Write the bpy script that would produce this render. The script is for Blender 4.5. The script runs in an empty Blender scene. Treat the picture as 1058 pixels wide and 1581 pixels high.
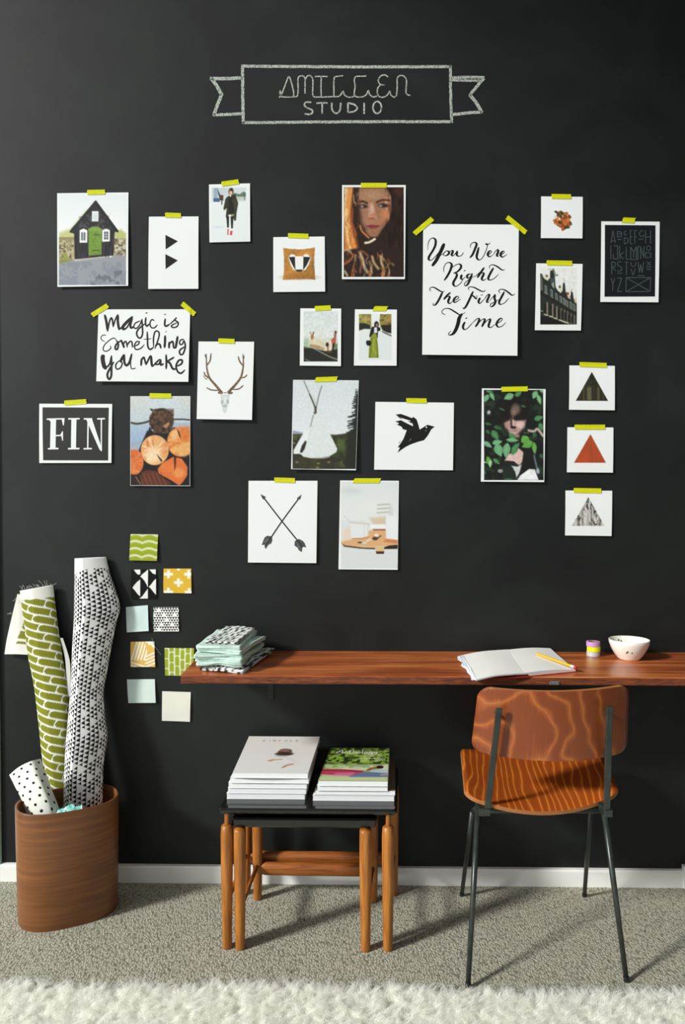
import bpy, bmesh, math, random
import numpy as np
from mathutils import Vector, Matrix, Euler

# ------------------------------------------------------------------ scene, camera, light
scene = bpy.context.scene
col = scene.collection
scene.view_settings.view_transform = 'Standard'
scene.view_settings.look = 'None'
scene.view_settings.gamma = 1.0
scene.view_settings.exposure = 0.0
scene.view_settings.use_curve_mapping = False
scene.cycles.use_denoising = True
scene.cycles.max_bounces = 32
scene.cycles.diffuse_bounces = 24
scene.cycles.transmission_bounces = 24

FPX, PW, PH = 1175.0, 1058.0, 1581.0
PITCH, YAW = math.radians(1.5), math.radians(1.07)
CAM = Vector((0.0, -2.5, 1.30))
ROT = Euler((math.radians(90) - PITCH, 0.0, YAW), 'XYZ')
cd = bpy.data.cameras.new('camera')
cd.sensor_fit = 'VERTICAL'
cd.sensor_height = 36.0
cd.lens = 36.0 * FPX / PH
cam = bpy.data.objects.new('camera', cd)
cam.location = CAM
cam.rotation_euler = ROT
col.objects.link(cam)
scene.camera = cam
RM = ROT.to_matrix()


def ray(px, py):
    return RM @ Vector(((px - PW / 2) / FPX, -(py - PH / 2) / FPX, -1.0))


def PY(px, py, y=0.0):
    """the point of the place seen at that spot of the photograph, at distance y from the back wall"""
    d = ray(px, py)
    return CAM + d * ((y - CAM.y) / d.y)


def PZ(px, py, z=0.0):
    d = ray(px, py)
    return CAM + d * ((z - CAM.z) / d.z)


world = bpy.data.worlds.new('daylight')
scene.world = world
world.use_nodes = True
world.node_tree.nodes['Background'].inputs[0].default_value = (0.80, 0.90, 1.0, 1)
world.node_tree.nodes['Background'].inputs[1].default_value = 0.5

ROOM = dict(x0=-4.4, x1=2.6, y0=-5.4, z1=6.9)
WIN1 = (-5.1, -1.55, 0.15, 6.2)       # side window: y0,y1,z0,z1
FILL_WIN = (-2.6, 1.4, 0.7, 2.6)         # unseen opening added in the wall opposite for the fill light: x0,x1,z0,z1


def area(name, loc, rot, sx, sy, power, color):
    l = bpy.data.lights.new(name, 'AREA')
    l.shape = 'RECTANGLE'
    l.size, l.size_y = sx, sy
    l.energy, l.color = power, color
    o = bpy.data.objects.new(name, l)
    o.location, o.rotation_euler = loc, rot
    col.objects.link(o)
    return o


sl = bpy.data.lights.new('low_sun', 'SUN')
sl.energy = 3.8
sl.angle = math.radians(7.0)
sl.color = (1.0, 0.985, 0.95)
sun = bpy.data.objects.new('low_sun', sl)
sun.rotation_euler = Vector((0.84 * math.cos(math.radians(29.5)), 0.54 * math.cos(math.radians(29.5)), -math.sin(math.radians(29.5)))).to_track_quat('-Z', 'Y').to_euler()
sun.location = (-9, -6, 5)
col.objects.link(sun)
area('window_daylight', (ROOM['x0'] + 0.05, (WIN1[0] + WIN1[1]) / 2, 2.3),
     (0, math.radians(-90), 0), 4.0, WIN1[1] - WIN1[0], 115, (0.97, 0.99, 1.0))
area('far_fill_light', ((FILL_WIN[0] + FILL_WIN[1]) / 2, ROOM['y0'] + 0.05, (FILL_WIN[2] + FILL_WIN[3]) / 2),  # fill lamp added behind the camera, set in an invented window
     (math.radians(90), 0, 0), FILL_WIN[1] - FILL_WIN[0], FILL_WIN[3] - FILL_WIN[2], 16, (0.97, 0.99, 1.0))

# ------------------------------------------------------------------ helpers
rng = random.Random(7)
nprng = np.random.RandomState(11)


def lin(c):
    c = np.asarray(c, dtype=float) / 255.0
    return np.where(c <= 0.04045, c / 12.92, ((c + 0.055) / 1.055) ** 2.4)


MATS = {}


def nodes_of(m):
    nt = m.node_tree
    return nt, nt.nodes, nt.links, nt.nodes['Principled BSDF']


def flat(name, rgb, rough=0.6, spec=0.3, metal=0.0, coat=0.0):
    if name in MATS:
        return MATS[name]
    m = bpy.data.materials.new(name)
    m.use_nodes = True
    nt, n, l, p = nodes_of(m)
    c = lin(rgb)
    p.inputs['Base Color'].default_value = (c[0], c[1], c[2], 1)
    p.inputs['Roughness'].default_value = rough
    p.inputs['Specular IOR Level'].default_value = spec
    p.inputs['Metallic'].default_value = metal
    p.inputs['Coat Weight'].default_value = coat
    MATS[name] = m
    return m


def noisy(name, rgb, rgb2, scale=30, rough=0.6, spec=0.3, bump=0.0, detail=4, stretch=(1, 1, 1), coat=0.0):
    """two tones mixed by noise, with optional bump"""
    if name in MATS:
        return MATS[name]
    m = flat(name, rgb, rough, spec, coat=coat)
    nt, n, l, p = nodes_of(m)
    tc = n.new('ShaderNodeTexCoord')
    mp = n.new('ShaderNodeMapping')
    mp.inputs['Scale'].default_value = stretch
    nz = n.new('ShaderNodeTexNoise')
    nz.inputs['Scale'].default_value = scale
    nz.inputs['Detail'].default_value = detail
    mx = n.new('ShaderNodeMix')
    mx.data_type = 'RGBA'
    a, b = lin(rgb), lin(rgb2)
    mx.inputs['A'].default_value = (*a, 1)
    mx.inputs['B'].default_value = (*b, 1)
    rp = n.new('ShaderNodeValToRGB')
    rp.color_ramp.elements[0].position = 0.35
    rp.color_ramp.elements[1].position = 0.65
    l.new(tc.outputs['Object'], mp.inputs['Vector'])
    l.new(mp.outputs['Vector'], nz.inputs['Vector'])
    l.new(nz.outputs['Fac'], rp.inputs['Fac'])
    l.new(rp.outputs['Color'], mx.inputs['Factor'])
    l.new(mx.outputs['Result'], p.inputs['Base Color'])
    if bump:
        bp = n.new('ShaderNodeBump')
        bp.inputs['Strength'].default_value = bump
        bp.inputs['Distance'].default_value = 0.002
        l.new(nz.outputs['Fac'], bp.inputs['Height'])
        l.new(bp.outputs['Normal'], p.inputs['Normal'])
    return m


def printed(name='printed_colour', rough=0.5, spec=0.3):
    """ink printed on paper or cloth: its colours come from the mesh's own print layer"""
    if name in MATS:
        return MATS[name]
    m = flat(name, (255, 255, 255), rough, spec)
    nt, n, l, p = nodes_of(m)
    a = n.new('ShaderNodeVertexColor')
    a.layer_name = 'print'
    l.new(a.outputs['Color'], p.inputs['Base Color'])
    return m


def root_of(o):
    while o.parent:
        o = o.parent
    return o


def world_loc(o):
    v = Vector((0, 0, 0))
    while o:
        v = v + Vector(o.location)
        o = o.parent
    return v


def mesh_obj(name, verts, faces, mats, parent=None, idx=None, smooth=False, colors=None, loc=None):
    """ONE mesh object from world-space vertices; its origin is loc, else its parent's origin, else its own base"""
    V = np.asarray(verts, dtype=float).reshape(-1, 3)
    if parent is not None:
        off = np.array(world_loc(parent))
        L = (0, 0, 0)
    else:
        if loc is None:
            loc = ((V[:, 0].min() + V[:, 0].max()) / 2, (V[:, 1].min() + V[:, 1].max()) / 2, V[:, 2].min())
        off = np.array(loc)
        L = tuple(loc)
    me = bpy.data.meshes.new(name)
    V = V - off
    if isinstance(faces, np.ndarray) and faces.ndim == 2:
        nf, k = faces.shape
        me.vertices.add(len(V))
        me.vertices.foreach_set('co', V.ravel())
        me.loops.add(nf * k)
        me.loops.foreach_set('vertex_index', faces.ravel().astype(np.int32))
        me.polygons.add(nf)
        me.polygons.foreach_set('loop_start', np.arange(0, nf * k, k, dtype=np.int32))
        me.update(calc_edges=True)
    else:
        me.from_pydata([tuple(v) for v in V], [], [tuple(int(i) for i in f) for f in faces])
    if not isinstance(mats, (list, tuple)):
        mats = [mats]
    for m in mats:
        me.materials.append(m)
    if idx is not None:
        me.polygons.foreach_set('material_index', np.asarray(idx, dtype=np.int32))
    if smooth:
        me.polygons.foreach_set('use_smooth', np.ones(len(me.polygons), dtype=bool))
    if colors is not None:
        ca = me.color_attributes.new('print', 'FLOAT_COLOR', 'POINT')
        c4 = np.ones((len(V), 4))
        c4[:, :3] = colors
        ca.data.foreach_set('color', c4.ravel())
    me.update()
    o = bpy.data.objects.new(name, me)
    o.location = L
    col.objects.link(o)
    if parent is not None:
        o.parent = parent
    return o


def empty(name, loc):
    o = bpy.data.objects.new(name, None)
    o.empty_display_size = 0.05
    o.location = loc
    col.objects.link(o)
    return o


def tag(o, label=None, cat=None, group=None, kind=None):
    if label:
        o['label'] = label
    if cat:
        o['category'] = cat
    if group:
        o['group'] = group
    if kind:
        o['kind'] = kind
    return o


class MB:
    """collects shapes for one mesh"""

    def __init__(s):
        s.v, s.f, s.m = [], [], []

    def add(s, verts, faces, mi=0):
        b = len(s.v)
        s.v += [tuple(v) for v in verts]
        s.f += [tuple(i + b for i in f) for f in faces]
        s.m += [mi] * len(faces)

    def box(s, x0, x1, y0, y1, z0, z1, mi=0):
        s.add([(x0, y0, z0), (x1, y0, z0), (x1, y1, z0), (x0, y1, z0), (x0, y0, z1), (x1, y0, z1), (x1, y1, z1), (x0, y1, z1)],
              [(0, 3, 2, 1), (4, 5, 6, 7), (0, 1, 5, 4), (1, 2, 6, 5), (2, 3, 7, 6), (3, 0, 4, 7)], mi)

    def tube(s, pts, rad, n=14, caps=True, mi=0, squash=1.0, ref=None):
        pts = [Vector(p) for p in pts]
        if not isinstance(rad, (list, tuple)):
            rad = [rad] * len(pts)
        b = len(s.v)
        V = []
        prev = Vector(ref) if ref else None
        for i, p in enumerate(pts):
            t = (pts[min(i + 1, len(pts) - 1)] - pts[max(i - 1, 0)])
            t = t.normalized() if t.length > 1e-9 else Vector((0, 0, 1))
            if prev is None:
                prev = Vector((1, 0, 0)) if abs(t.x) < 0.8 else Vector((0, 1, 0))
            a = (prev - t * prev.dot(t)).normalized()
            prev = a
            c = t.cross(a)
            for k in range(n):
                th = 2 * math.pi * k / n
                V.append(p + a * (math.cos(th) * rad[i]) + c * (math.sin(th) * rad[i] * squash))
        F = []
        for i in range(len(pts) - 1):
            for k in range(n):
                F.append((i * n + k, i * n + (k + 1) % n, (i + 1) * n + (k + 1) % n, (i + 1) * n + k))
        if caps:
            F.append(tuple(range(n - 1, -1, -1)))
            F.append(tuple((len(pts) - 1) * n + k for k in range(n)))
        s.add(V, F, mi)

    def lathe(s, prof, cx, cy, n=48, mi=0):
        V, F = [], []
        for r, z in prof:
            for k in range(n):
                th = 2 * math.pi * k / n
                V.append((cx + r * math.cos(th), cy + r * math.sin(th), z))
        for i in range(len(prof) - 1):
            for k in range(n):
                F.append((i * n + k, i * n + (k + 1) % n, (i + 1) * n + (k + 1) % n, (i + 1) * n + k))
        s.add(V, F, mi)

    def build(s, name, mats, parent=None, smooth=False, bevel=0.0, loc=None, auto=False):
        o = mesh_obj(name, s.v, s.f, mats, parent, s.m, smooth, loc=loc)
        if bevel:
            bv = o.modifiers.new('bevel', 'BEVEL')
            bv.width = bevel
            bv.segments = 3
            bv.limit_method = 'ANGLE'
            bv.angle_limit = math.radians(40)
        return o


def crom(pts, per=6):
    """smooth curve through the points"""
    P = [np.array(p, float) for p in pts]
    if len(P) < 3:
        return np.array([P[0] + (P[-1] - P[0]) * t for t in np.linspace(0, 1, per + 1)])
    P = [2 * P[0] - P[1]] + P + [2 * P[-1] - P[-2]]
    out = []
    for i in range(1, len(P) - 2):
        for t in np.linspace(0, 1, per, endpoint=False):
            a, b, c, d = P[i - 1], P[i], P[i + 1], P[i + 2]
            out.append(0.5 * ((2 * b) + (-a + c) * t + (2 * a - 5 * b + 4 * c - d) * t * t + (-a + 3 * b - 3 * c + d) * t ** 3))
    out.append(P[-2])
    return np.array(out)


def vnoise(x, y, seed=0):
    """smooth value noise, 0..1, on arrays"""
    x = np.asarray(x, float)
    y = np.asarray(y, float)
    xi, yi = np.floor(x).astype(np.int64), np.floor(y).astype(np.int64)
    fx, fy = x - xi, y - yi
    fx, fy = fx * fx * (3 - 2 * fx), fy * fy * (3 - 2 * fy)

    def h(a, b):
        v = np.sin(a * 127.1 + b * 311.7 + seed * 74.7) * 43758.5453
        return v - np.floor(v)
    return (h(xi, yi) * (1 - fx) + h(xi + 1, yi) * fx) * (1 - fy) + (h(xi, yi + 1) * (1 - fx) + h(xi + 1, yi + 1) * fx) * fy


class Canvas:
    """a small printed picture: colours on a grid, painted in the coordinates x0..x1, y0..y1"""

    def __init__(s, x0, y0, x1, y1, nx, bg=(240, 242, 240)):
        s.x0, s.y0, s.x1, s.y1 = x0, y0, x1, y1
        s.nx = nx
        s.ny = max(2, int(round(nx * (y1 - y0) / (x1 - x0))))
        s.X, s.Y = np.meshgrid(np.linspace(x0, x1, s.nx), np.linspace(y0, y1, s.ny))
        s.px = (x1 - x0) / s.nx
        s.c = np.ones((s.ny, s.nx, 3)) * np.array(bg, float)

    def put(s, cov, colr, a=1.0):
        w = np.clip(cov, 0, 1)[..., None] * a
        s.c = s.c * (1 - w) + np.array(colr, float) * w

    def vgrad(s, ya, ca, yb, cb):
        t = np.clip((s.Y - ya) / (yb - ya), 0, 1)[..., None]
        m = ((s.Y >= ya) & (s.Y <= yb))[..., None]
        g = np.array(ca, float) * (1 - t) + np.array(cb, float) * t
        s.c = np.where(m, g, s.c)

    def _segd(s, a, b):
        a, b = np.array(a, float), np.array(b, float)
        d = b - a
        t = np.clip(((s.X - a[0]) * d[0] + (s.Y - a[1]) * d[1]) / max(d @ d, 1e-9), 0, 1)
        return np.hypot(s.X - a[0] - t * d[0], s.Y - a[1] - t * d[1]), t

    def poly(s, pts, colr, a=1.0, soft=None, mask=None):
        soft = soft or s.px * 1.2
        ins = np.zeros(s.X.shape, bool)
        dist = np.full(s.X.shape, 1e9)
        n = len(pts)
        for i in range(n):
            p, q = pts[i], pts[(i + 1) % n]
            c = ((p[1] > s.Y) != (q[1] > s.Y))
            xx = (q[0] - p[0]) * (s.Y - p[1]) / ((q[1] - p[1]) if q[1] != p[1] else 1e-9) + p[0]
            ins ^= c & (s.X < xx)
            dist = np.minimum(dist, s._segd(p, q)[0])
        sd = np.where(ins, -dist, dist)
        cov = np.clip(0.5 - sd / soft, 0, 1)
        if mask is not None:
            cov = cov * mask
        s.put(cov, colr, a)

    def rect(s, x0, y0, x1, y1, colr, a=1.0, soft=None):
        s.poly([(x0, y0), (x1, y0), (x1, y1), (x0, y1)], colr, a, soft)

    def ell(s, cx, cy, rx, ry, colr, a=1.0, rot=0.0, soft=None):
        soft = soft or s.px * 1.2
        c, n = math.cos(rot), math.sin(rot)
        u = (s.X - cx) * c + (s.Y - cy) * n
        v = -(s.X - cx) * n + (s.Y - cy) * c
        r = np.hypot(u / rx, v / ry)
        s.put(np.clip(0.5 - (r - 1) * min(rx, ry) / soft, 0, 1), colr, a)

    def line(s, pts, w, colr, a=1.0, soft=None, curve=True):
        soft = soft or s.px * 1.2
        P = crom(pts, 5) if curve and len(pts) > 2 else pts
        d = np.full(s.X.shape, 1e9)
        for i in range(len(P) - 1):
            d = np.minimum(d, s._segd(P[i], P[i + 1])[0])
        s.put(np.clip(0.5 - (d - w / 2) / soft, 0, 1), colr, a)

    def noise(s, sc, amt, seed=0, sx=1.0, sy=1.0, mask=None):
        if mask is None:
            amt = amt * .4
        n = (vnoise(s.X / sc * sx, s.Y / sc * sy, seed) - 0.5) * 2 * amt
        if mask is not None:
            n = n * mask
        s.c = np.clip(s.c * (1 + n[..., None]), 0, 255)

    def blot(s, sc, thr, colr, a=1.0, seed=0, box=None, sx=1.0, sy=1.0, soft=0.12):
        n = vnoise(s.X / sc * sx, s.Y / sc * sy, seed) * 0.65 + vnoise(s.X / sc * 2.3 * sx, s.Y / sc * 2.3 * sy, seed + 5) * 0.35
        cov = np.clip((n - thr) / soft + 0.5, 0, 1)
        if box:
            e = s.px * 3
            cov = cov * np.clip((s.X - box[0]) / e + .5, 0, 1) * np.clip((box[2] - s.X) / e + .5, 0, 1) * np.clip((s.Y - box[1]) / e + .5, 0, 1) * np.clip((box[3] - s.Y) / e + .5, 0, 1)
        s.put(cov, colr, a)

    def leaf(s, cx, cy, L, w, rot, colr, a=1.0):
        pts = []
        for t in np.linspace(0, 1, 8):
            pts.append((t * L - L / 2, w * math.sin(math.pi * t ** 0.8)))
        for t in np.linspace(1, 0, 8):
            pts.append((t * L - L / 2, -w * math.sin(math.pi * t ** 0.8)))
        c, n = math.cos(rot), math.sin(rot)
        s.poly([(cx + x * c - y * n, cy + x * n + y * c) for x, y in pts], colr, a, soft=s.px * 2)

    def colors(s):
        return lin(np.clip(s.c, 0, 255)).reshape(-1, 3)


def gridfaces(nx, ny):
    i = np.arange(nx * ny).reshape(ny, nx)
    return np.stack([i[:-1, :-1], i[1:, :-1], i[1:, 1:], i[:-1, 1:]], -1).reshape(-1, 4)


def closed_sheet(F, B, nx, ny):
    """front grid F and back grid B (ny*nx points each) joined round the rim"""
    f = gridfaces(nx, ny)
    k = nx * ny
    faces = [tuple(q) for q in f] + [tuple(k + i for i in q[::-1]) for q in f]
    rim = [i for i in range(nx)] + [r * nx + nx - 1 for r in range(1, ny)] + [(ny - 1) * nx + i for i in range(nx - 2, -1, -1)] + [r * nx for r in range(ny - 2, 0, -1)]
    for a, b in zip(rim, rim[1:] + rim[:1]):
        faces.append((a, b, k + b, k + a))
    return np.vstack([F, B]), faces


class Sheet:
    """a sheet of paper or cloth hanging on the wall; corners are its photograph corners TL TR BR BL"""

    def __init__(s, tl, tr, br, bl, lift=0.004, curl=0.002, base=0.0012, side=0.0):
        s.q = np.array([tl, tr, br, bl], float)
        s.w = np.array([PY(*c, 0.0) for c in (tl, tr, br, bl)])
        s.lift, s.curl, s.base, s.side = lift, curl, base, side

    def uv(s, p):
        p = np.asarray(p, float).reshape(-1, 2)
        u = np.full(len(p), 0.5)
        v = np.full(len(p), 0.5)
        A, B, C, D = s.q
        for _ in range(8):
            r = A * ((1 - u) * (1 - v))[:, None] + B * (u * (1 - v))[:, None] + C * (u * v)[:, None] + D * ((1 - u) * v)[:, None] - p
            du = (B - A) * (1 - v)[:, None] + (C - D) * v[:, None]
            dv = (D - A) * (1 - u)[:, None] + (C - B) * u[:, None]
            det = du[:, 0] * dv[:, 1] - du[:, 1] * dv[:, 0]
            u = u - (r[:, 0] * dv[:, 1] - r[:, 1] * dv[:, 0]) / det
            v = v - (du[:, 0] * r[:, 1] - du[:, 1] * r[:, 0]) / det
        return u, v

    def S(s, u, v, off=0.0):
        u, v = np.asarray(u, float), np.asarray(v, float)
        A, B, C, D = s.w
        p = A * ((1 - u) * (1 - v))[..., None] + B * (u * (1 - v))[..., None] + C * (u * v)[..., None] + D * ((1 - u) * v)[..., None]
        vv, uu = np.clip(v, 0, 1.2), np.clip(u, -.2, 1.2)
        d = s.base + s.lift * vv ** 1.6 + s.curl * np.sin(np.pi * np.clip(vv, 0, 1)) + s.side * (2 * uu - 1) ** 2 * vv
        p = p.copy()
        p[..., 1] -= d + off
        return p

    def paper(s, name, mat, parent, n=27, th=0.0005):
        U, V = np.meshgrid(np.linspace(0, 1, n), np.linspace(0, 1, n))
        F = s.S(U, V, th).reshape(-1, 3)
        B = s.S(U, V, 0).reshape(-1, 3)
        v, f = closed_sheet(F, B, n, n)
        return mesh_obj(name, v, f, mat, parent)

    def picture(s, name, canvas, toPx, parent, mat=None, off=0.00064):
        """lays a Canvas on the sheet; toPx turns canvas coordinates into photograph coordinates"""
        p = toPx(np.stack([canvas.X.ravel(), canvas.Y.ravel()], -1))
        u, v = s.uv(p)
        u, v = np.clip(u, 0.004, 0.996), np.clip(v, 0.004, 0.996)
        P = s.S(u, v, off)
        return mesh_obj(name, P, gridfaces(canvas.nx, canvas.ny), mat or printed(), parent, colors=canvas.colors())

    def shapes(s, name, items, mats, parent, toPx, off=0.00066):
        """flat printed shapes: items are (points, material index)"""
        m = MB()
        for k, (pts, mi) in enumerate(items):
            pts = np.asarray(pts, float)
            e4 = toPx(pts)
            if len(pts) == 4 and max(np.ptp(e4[:, 0]), np.ptp(e4[:, 1])) > 12:
                g = 16
                U, V = np.meshgrid(np.linspace(0, 1, g), np.linspace(0, 1, g))
                P4 = e4[0] * ((1 - U) * (1 - V))[..., None] + e4[1] * (U * (1 - V))[..., None] + e4[2] * (U * V)[..., None] + e4[3] * ((1 - U) * V)[..., None]
                u, v = s.uv(P4.reshape(-1, 2))
                m.add(s.S(u, v, off - (0.00004 if min(np.ptp(e4[:, 0]), np.ptp(e4[:, 1])) > 60 else 0)), [tuple(q) for q in gridfaces(g, g)], mi)
                continue
            u, v = s.uv(toPx(pts))
            m.add(s.S(u, v, off + 0.00001 * (k % 12)), [tuple(range(len(pts) - 1, -1, -1))], mi)
        return m.build(name, mats, parent)


def ribbon(pts, width, per=6, curve=True, taper=True, down=None):
    """outline quads of a brush stroke in 2-D; down=(thin, thick) lets down-strokes swell"""
    P = crom(pts, per) if curve and len(pts) > 2 else (np.array(pts, float) if not (len(pts) == 2) else crom(pts, per))
    n = len(P)
    T = np.gradient(P, axis=0)
    L = np.hypot(T[:, 0], T[:, 1]) + 1e-9
    T = T / L[:, None]
    N = np.stack([-T[:, 1], T[:, 0]], -1)
    if down:
        k = np.clip(T[:, 1], 0, 1) ** 1.2
        w = down[0] + (down[1] - down[0]) * k
        w = np.convolve(np.pad(w, 3, 'edge'), np.ones(7) / 7, 'valid')
    else:
        w = np.full(n, float(width))
    if taper:
        e = np.minimum(np.arange(n), np.arange(n)[::-1]) / max(2.0, 0.10 * n)
        w = w * (0.55 + 0.45 * np.clip(e, 0, 1))
    a, b = P + N * w[:, None] / 2, P - N * w[:, None] / 2
    return [np.array([a[i], a[i + 1], b[i + 1], b[i]]) for i in range(n - 1)]


def crop(x0, y0, s):
    return lambda p: np.stack([x0 + np.asarray(p, float)[..., 0] / s, y0 + np.asarray(p, float)[..., 1] / s], -1)


def circle(cx, cy, rx, ry=None, n=16, rot=0):
    ry = ry or rx
    c, s_ = math.cos(rot), math.sin(rot)
    return [(cx + rx * math.cos(t) * c - ry * math.sin(t) * s_, cy + rx * math.cos(t) * s_ + ry * math.sin(t) * c) for t in np.linspace(0, 2 * math.pi, n, endpoint=False)]

# ------------------------------------------------------------------ materials of the place
def wood(name, dark, mid, light, stretch, scale=8.0, rough=0.4, coat=0.2, wave=None, bump=0.05, rot=(0, 0, 0)):
    """veneer or board: stretched grain noise through a three-tone ramp"""
    m = flat(name, mid, rough, 0.4, coat=coat)
    nt, n, l, p = nodes_of(m)
    p.inputs['Coat Roughness'].default_value = 0.25
    tc = n.new('ShaderNodeTexCoord')
    mp = n.new('ShaderNodeMapping')
    mp.inputs['Scale'].default_value = stretch
    mp.inputs['Rotation'].default_value = rot
    l.new(tc.outputs['Object'], mp.inputs['Vector'])
    a = n.new('ShaderNodeTexNoise')
    a.inputs['Scale'].default_value = scale
    a.inputs['Detail'].default_value = 6
    a.inputs['Roughness'].default_value = 0.62
    a.inputs['Distortion'].default_value = 0.4
    l.new(mp.outputs['Vector'], a.inputs['Vector'])
    src = a.outputs['Fac']
    if wave:
        b = n.new('ShaderNodeTexNoise')          # cathedral figure: contour lines of a slow noise
        b.inputs['Scale'].default_value = wave[0]
        b.inputs['Detail'].default_value = 1.5
        l.new(mp.outputs['Vector'], b.inputs['Vector'])
        mu = n.new('ShaderNodeMath')
        mu.operation = 'MULTIPLY'
        mu.inputs[1].default_value = wave[1]
        l.new(b.outputs['Fac'], mu.inputs[0])
        sn = n.new('ShaderNodeMath')
        sn.operation = 'SINE'
        l.new(mu.outputs[0], sn.inputs[0])
        ma = n.new('ShaderNodeMath')
        ma.operation = 'MULTIPLY_ADD'
        ma.inputs[1].default_value = wave[2]
        l.new(sn.outputs[0], ma.inputs[0])
        l.new(a.outputs['Fac'], ma.inputs[2])
        src = ma.outputs[0]
    rp = n.new('ShaderNodeValToRGB')
    e = rp.color_ramp.elements
    e[0].position, e[0].color = 0.30, (*lin(dark), 1)
    e[1].position, e[1].color = 0.72, (*lin(light), 1)
    k = e.new(0.5)
    k.color = (*lin(mid), 1)
    l.new(src, rp.inputs['Fac'])
    l.new(rp.outputs['Color'], p.inputs['Base Color'])
    if bump:
        bp = n.new('ShaderNodeBump')
        bp.inputs['Strength'].default_value = bump
        bp.inputs['Distance'].default_value = 0.001
        l.new(src, bp.inputs['Height'])
        l.new(bp.outputs['Normal'], p.inputs['Normal'])
    return m


def ply_wood(name, dark, mid, light, f, amp, nscale, axis=(1, 0, 0), fine=(60, 3, 3), rough=.32, coat=.3):
    """rotary-cut veneer: thin growth lines, bent by a slow noise"""
    m = flat(name, mid, rough, .4, coat=coat)
    nt, n, l, p = nodes_of(m)
    p.inputs['Coat Roughness'].default_value = .25
    tc = n.new('ShaderNodeTexCoord')
    mp = n.new('ShaderNodeMapping')
    mp.inputs['Scale'].default_value = nscale
    l.new(tc.outputs['Object'], mp.inputs['Vector'])
    a = n.new('ShaderNodeTexNoise')
    a.inputs['Scale'].default_value = 1.0
    a.inputs['Detail'].default_value = 2.5
    a.inputs['Roughness'].default_value = .45
    l.new(mp.outputs['Vector'], a.inputs['Vector'])
    dt = n.new('ShaderNodeVectorMath')
    dt.operation = 'DOT_PRODUCT'
    dt.inputs[1].default_value = tuple(f * v for v in axis)
    l.new(tc.outputs['Object'], dt.inputs[0])
    ma = n.new('ShaderNodeMath')
    ma.operation = 'MULTIPLY_ADD'
    ma.inputs[1].default_value = amp
    l.new(a.outputs['Fac'], ma.inputs[0])
    l.new(dt.outputs['Value'], ma.inputs[2])
    fr = n.new('ShaderNodeMath')
    fr.operation = 'PINGPONG'
    fr.inputs[1].default_value = 1.0
    l.new(ma.outputs[0], fr.inputs[0])
    pw = n.new('ShaderNodeMath')
    pw.operation = 'POWER'
    pw.inputs[1].default_value = 3.6
    l.new(fr.outputs[0], pw.inputs[0])
    mp2 = n.new('ShaderNodeMapping')
    mp2.inputs['Scale'].default_value = fine
    l.new(tc.outputs['Object'], mp2.inputs['Vector'])
    b = n.new('ShaderNodeTexNoise')
    b.inputs['Scale'].default_value = 6.0
    b.inputs['Detail'].default_value = 5
    l.new(mp2.outputs['Vector'], b.inputs['Vector'])
    ad = n.new('ShaderNodeMath')
    ad.operation = 'MULTIPLY_ADD'
    ad.inputs[1].default_value = .75
    l.new(b.outputs['Fac'], ad.inputs[0])
    l.new(pw.outputs[0], ad.inputs[2])
    rp = n.new('ShaderNodeValToRGB')
    e = rp.color_ramp.elements
    e[0].position, e[0].color = .30, (*lin(dark), 1)
    e[1].position, e[1].color = 1.30 / 1.4, (*lin(light), 1)
    for ps, c_ in ((.55, mid), (.78, tuple(.7 * x + .3 * y for x, y in zip(mid, light)))):
        k = e.new(ps)
        k.color = (*lin(c_), 1)
    sc = n.new('ShaderNodeMath')
    sc.operation = 'MULTIPLY'
    sc.inputs[1].default_value = 1 / 1.4
    l.new(ad.outputs[0], sc.inputs[0])
    l.new(sc.outputs[0], rp.inputs['Fac'])
    l.new(rp.outputs['Color'], p.inputs['Base Color'])
    return m


PAPER = flat('white_paper', (234, 237, 236), 0.55, 0.25)
CREAM = flat('cream_paper', (240, 238, 228), 0.6, 0.2)
INK = flat('black_ink', (20, 19, 18), 0.5, 0.3)
TAPE = noisy('yellow_washi_tape', (212, 214, 22), (196, 198, 16), 260, 0.5, 0.25, stretch=(1, 1, 1))
WALLWHITE = flat('white_ceiling_paint', (226, 227, 226), 0.75, 0.2)
ROOMWALL = flat('grey_wall_paint', (150, 151, 150), 0.75, 0.2)
GLOSSWHITE = flat('white_gloss_paint', (240, 241, 236), 0.35, 0.4)

# chalkboard paint with faint rubbed chalk dust
CHALKWALL = flat('chalkboard_paint', (23, 26, 25), 0.54, 0.35)
nt, n, l, p = nodes_of(CHALKWALL)
tc = n.new('ShaderNodeTexCoord')
n1 = n.new('ShaderNodeTexNoise')
n1.inputs['Scale'].default_value = 2.2
n1.inputs['Detail'].default_value = 7
n1.inputs['Roughness'].default_value = 0.6
n1.inputs['Distortion'].default_value = 1.2
l.new(tc.outputs['Object'], n1.inputs['Vector'])
rp = n.new('ShaderNodeValToRGB')
e = rp.color_ramp.elements
e[0].position, e[0].color = 0.35, (*lin((13, 16, 15)), 1)
e[1].position, e[1].color = 0.80, (*lin((30, 35, 33)), 1)
l.new(n1.outputs['Fac'], rp.inputs['Fac'])
l.new(rp.outputs['Color'], p.inputs['Base Color'])
n2 = n.new('ShaderNodeTexNoise')
n2.inputs['Scale'].default_value = 240
n2.inputs['Detail'].default_value = 2
l.new(tc.outputs['Object'], n2.inputs['Vector'])
bp = n.new('ShaderNodeBump')
bp.inputs['Strength'].default_value = 0.12
bp.inputs['Distance'].default_value = 0.0006
l.new(n2.outputs['Fac'], bp.inputs['Height'])
l.new(bp.outputs['Normal'], p.inputs['Normal'])

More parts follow.
